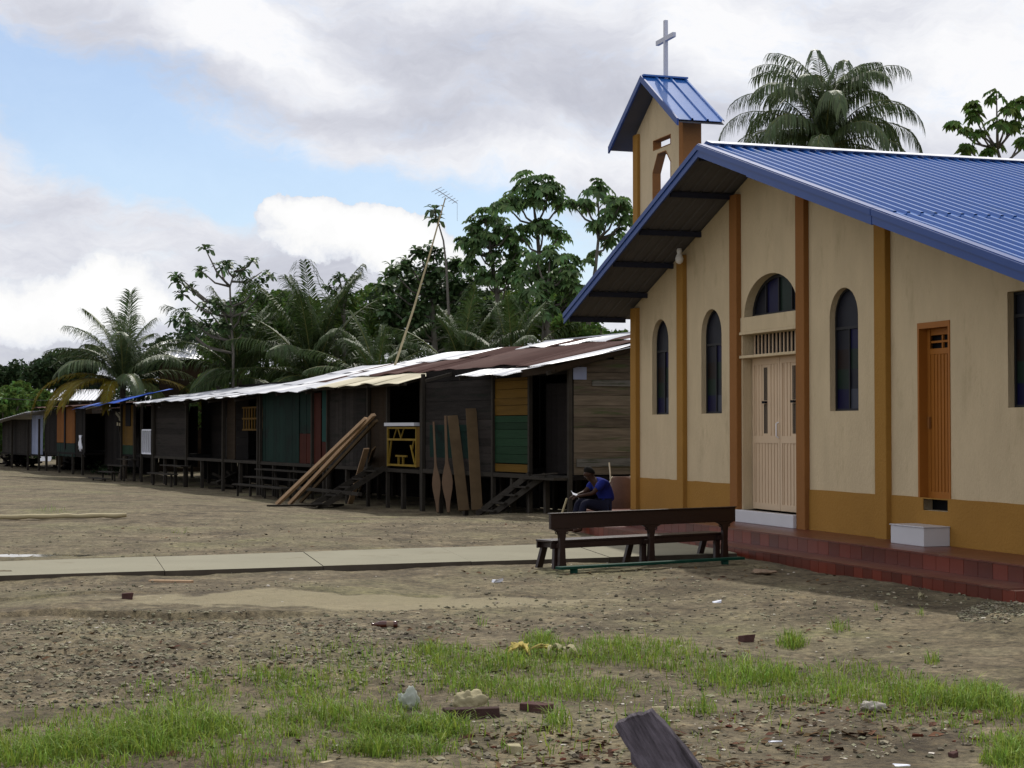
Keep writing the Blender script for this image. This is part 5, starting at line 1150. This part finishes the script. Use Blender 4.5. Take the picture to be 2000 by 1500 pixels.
bl_ = [(1100, 625, 60, 48, 66, 'leaf_bush', 'yellow green tree just under the church eave tip'), (1190, 665, 60, 35, 58, 'leaf_bush', 'low green tree showing between the eave tip and the nearest house roof'), (1020, 625, 85, 50, 70, 'leaf_bush', 'dark leafy tree below the tallest umbrella tree'),
       (940, 620, 80, 55, 72, 'leaf_dark', 'dark leafy tree behind the two low palms'), (850, 615, 80, 60, 74, 'leaf_dark', 'dark leafy tree low behind the antenna mast'), (775, 620, 60, 50, 76, 'leaf_bush', 'dark leafy tree left of the antenna mast foot'),
       (690, 640, 70, 46, 78, 'leaf_bush', 'leafy tree right of the third palm'), (610, 655, 80, 45, 80, 'leaf_bush', 'green tree filling behind the third palm'), (545, 640, 60, 45, 80, 'leaf_bush', 'green tree between the second and third palms'),
       (470, 650, 60, 48, 80, 'leaf_bush', 'dark leafy tree behind the second palm'), (390, 690, 60, 36, 90, 'leaf_dark', 'dark leafy tree behind the zinc roof between palms'), (300, 735, 70, 34, 88, 'leaf_dark', 'dark leafy tree right of the leftmost palm'),
       (150, 745, 60, 40, 120, 'leaf_dark', 'distant dark tree left of the leftmost palm'), (95, 722, 44, 36, 120, 'leaf_dark', 'distant dark tree with pointed top near the left edge'), (45, 738, 44, 34, 125, 'leaf_dark', 'distant dark tree second from the left edge'), (5, 745, 40, 36, 125, 'leaf_dark', 'distant dark tree at the left edge'),
       (10, 800, 34, 30, 100, 'leaf_bush', 'brighter green tree low at the left edge'), (60, 790, 50, 26, 110, 'leaf_bush', 'green tree low behind the farthest house')]
for i, (px, py, rx, ry, Yd, m, lb) in enumerate(bl_): bush(px, py, rx, ry, Yd, m, 40+i, lb, ls=.30 if Yd < 100 else .42)
# small weeds at the foot of the dark shed
wd = MB(); r = random.Random(77)
for k in range(26):
    p = GZ(r.uniform(180, 262), r.uniform(915, 928)); leafmass(wd, Vector(p)+Vector((0, 0, .22)), Vector((.4, .4, .28)), 45, .16, r, 3)
wo_ = wd.build('weeds', M['leaf_dark']); tag(wo_, 'low green weeds growing in front of the dark shed', 'weeds', kind='stuff')
# far wood closing the horizon
fm = MB(); r = random.Random(78)
for k in range(110):
    x = -75+k*1.35; h_ = 4.6+2.2*float(vnoise(x*.13, 3.0, 5)); h_ *= 1.0 if x < -20 else .9
    leafmass(fm, Vector((x, 150+r.uniform(-4, 4), h_*.5)), Vector((1.6, 1.6, h_*.62)), 260, .55, r, 8)
fo_ = fm.build('far_wood', M['leaf_dark']); tag(fo_, 'distant dark wood closing the horizon behind the village', 'wood', kind='stuff')

# ------------------------------------------------------------------ grass, gravel, litter
GB = [(300, 1445, 430, 75, 5.0), (120, 1470, 260, 60, 3.0), (640, 1405, 270, 62, 5.0), (560, 1345, 230, 30, 1.2), (760, 1440, 150, 40, 2.5), (1000, 1310, 240, 40, 2.6), (1060, 1262, 70, 18, 1.0), (1240, 1275, 190, 34, 2.0), (1060, 1350, 260, 28, 1.8), (1450, 1318, 190, 40, 1.5),
      (1620, 1340, 220, 46, 1.6), (1780, 1372, 160, 50, 1.5), (1925, 1400, 100, 60, 3.0), (1970, 1465, 70, 60, 2.6), (870, 1275, 90, 22, .7), (1548, 1252, 34, 9, .35), (1820, 1290, 20, 10, .1), (1800, 1200, 18, 6, .06), (1365, 1390, 40, 14, .12), (1085, 1415, 26, 22, .15), (870, 1430, 70, 20, .5), (1300, 1420, 10, 8, .03), (1640, 1225, 24, 8, .08), (1715, 1192, 10, 5, .04), (380, 1370, 160, 34, .8), (1000, 1400, 950, 110, 1.0), (700, 1290, 200, 40, .4), (940, 1215, 10, 6, .03), (100, 1000, 30, 4, .05), (350, 1040, 20, 4, .03)]
rg = np.random.default_rng(5); tot = sum(b[4] for b in GB); NB = 31000
gv = []; gf = []; cnt = 0
for cx, cy, rx, ry, wt in GB:
    n = int(NB*wt/tot); th = rg.uniform(0, 2*pi, n*3); rr = np.sqrt(rg.uniform(0, 1, n*3)); px = cx+rx*rr*np.cos(th); py = cy+ry*rr*np.sin(th)*1.0
    zz = np.zeros_like(px); yr = (750-py)/FPX; dz = sin(PITCH)+yr*cos(PITCH); dy = cos(PITCH)-yr*sin(PITCH); dx = (px-1000)/FPX; k = -EYE/dz
    wx = dx*k; wy = dy*k; edge = rr; cl_ = vnoise(wx*2.6, wy*2.6, 12)*.45+vnoise(wx*9, wy*9, 13)*.35+vnoise(wx*22, wy*22, 14)*.20
    keep = np.where(cl_+rg.uniform(-.38, .38, len(cl_)) > .46+.40*edge**1.5)[0][:n]
    for i in keep:
        x, y = wx[i], wy[i]; z = float(gh(x, y)); h_ = (.02+.30*(cl_[i]**1.4)*rg.uniform(.15, 1.35))*(1.05-.5*edge[i]); a = rg.uniform(0, 2*pi); bend = rg.uniform(.2, 1.3)*h_; w_ = rg.uniform(.0018, .0042)
        sx_, sy_ = -sin(a)*w_, cos(a)*w_; bx, by = cos(a)*bend, sin(a)*bend; o = len(gv)
        gv += [(x-sx_, y-sy_, z-.01), (x+sx_, y+sy_, z-.01), (x+bx*.3-sx_*.9, y+by*.3-sy_*.9, z+h_*.5), (x+bx*.3+sx_*.9, y+by*.3+sy_*.9, z+h_*.5), (x+bx, y+by, z+h_*(.92-.25*bend/h_))]
        gf += [(o, o+1, o+3, o+2), (o+2, o+3, o+4)]
mb = MB(); mb.v = gv; mb.f = gf; o = mb.build('grass', M['grass']); tag(o, 'bright green tufts of grass across the foreground', 'grass', kind='stuff')
def stones(name, label, n, zones, smin, smax, m, seed, flat=.6, kind='stuff', cat='gravel'):
    r = np.random.default_rng(seed); mb = MB(); tw = sum(z[4] for z in zones)
    base = [Vector(v) for v in ((1, 0, 0), (-1, 0, 0), (0, 1, 0), (0, -1, 0), (0, 0, 1), (0, 0, -1), (.6, .6, .5), (-.6, .6, .4), (.6, -.6, .4), (-.6, -.6, .5))]
    F_ = [(0, 6, 4), (6, 2, 4), (2, 7, 4), (7, 1, 4), (1, 9, 4), (9, 3, 4), (3, 8, 4), (8, 0, 4), (0, 5, 2, 6), (2, 5, 1, 7), (1, 5, 3, 9), (3, 5, 0, 8)]
    for cx, cy, rx, ry, wt in zones:
        for _ in range(int(n*wt/tw)):
            th = r.uniform(0, 2*pi); q = sqrt(r.uniform(0, 1)); px = cx+rx*q*cos(th); py = cy+ry*q*sin(th); p = G(px, py); z = float(gh(p.x, p.y)); s = smin+(smax-smin)*r.uniform(0, 1)**3; a = r.uniform(0, 6.28); sx_, sy_, sz_ = s*r.uniform(.7, 1.3), s*r.uniform(.5, 1), s*flat*r.uniform(.5, 1)
            vs = []
            for b_ in base:
                j = r.uniform(.75, 1.2); x, y = b_.x*sx_*j, b_.y*sy_*j; vs.append((p.x+x*cos(a)-y*sin(a), p.y+x*sin(a)+y*cos(a), z+b_.z*sz_*j+sz_*.3))
            mb.add(vs, F_)
    o = mb.build(name, M[m]); tag(o, label, cat, kind=kind)
stones('gravel', 'small brown and grey stones strewn over the earth', 17000, [(350, 1270, 520, 70, 3), (150, 1330, 260, 60, 1.6), (700, 1300, 300, 50, 1.2), (450, 1225, 500, 25, 1.4), (1000, 1210, 400, 30, .6), (1100, 1300, 800, 130, 1.6), (1300, 1440, 700, 60, .9), (500, 1060, 600, 35, .8), (1960, 1205, 90, 30, 1.4), (1650, 1180, 300, 35, .6), (1150, 1150, 250, 35, .4), (950, 1022, 260, 14, .3), (300, 1150, 350, 15, .4)], .005, .032, 'stone', 31, flat=.75)
stones('pale_chips', 'scattered pale chips and shell bits on the earth', 420, [(900, 1280, 1000, 200, 3), (1500, 1420, 480, 70, 2), (1000, 1115, 700, 15, .6), (350, 1240, 450, 60, .8), (1000, 1015, 250, 14, .3), (1940, 1205, 90, 26, .4)], .007, .028, 'stone_pale', 32, flat=.35, cat='chips')
stones('brick_crumbs', 'dark red brick crumbs scattered in the right foreground', 130, [(1450, 1410, 60, 24, 1), (1700, 1390, 140, 22, 1.2), (1060, 1460, 120, 24, 1), (1400, 1480, 250, 30, 1), (1880, 1420, 120, 50, .6), (850, 1420, 60, 12, .3)], .008, .030, 'redbrick', 33, flat=.5, cat='brick crumbs')
lt = MB(); r = random.Random(91)
for cx, cy, rx, ry, n in [(1050, 1460, 160, 45, 120), (1400, 1460, 300, 50, 160), (1700, 1400, 250, 45, 160), (1300, 1260, 500, 60, 120), (600, 1270, 600, 70, 200), (1550, 1120, 260, 25, 60), (400, 1440, 400, 60, 80), (1200, 1120, 300, 20, 60), (700, 1040, 600, 30, 80)]:
    for k in range(n):
        th = r.uniform(0, 6.28); q = sqrt(r.random()); p = GZ(cx+rx*q*cos(th), cy+ry*q*sin(th)); a = r.uniform(0, 6.28); l = r.uniform(.015, .055); w_ = l*r.uniform(.2, .55); d = Vector((cos(a), sin(a), r.uniform(-.2, .4))); s = Vector((-sin(a), cos(a), r.uniform(-.3, .3)))
        p = Vector(p)+Vector((0, 0, .008)); lt.add([p-d*l, p+s*w_+Vector((0, 0, w_*.5)), p+d*l, p-s*w_], [(0, 1, 2, 3)])
o = lt.build('litter', M['litter'], solid=.002); tag(o, 'dead leaves and wood scraps strewn over the ground', 'litter', kind='stuff')
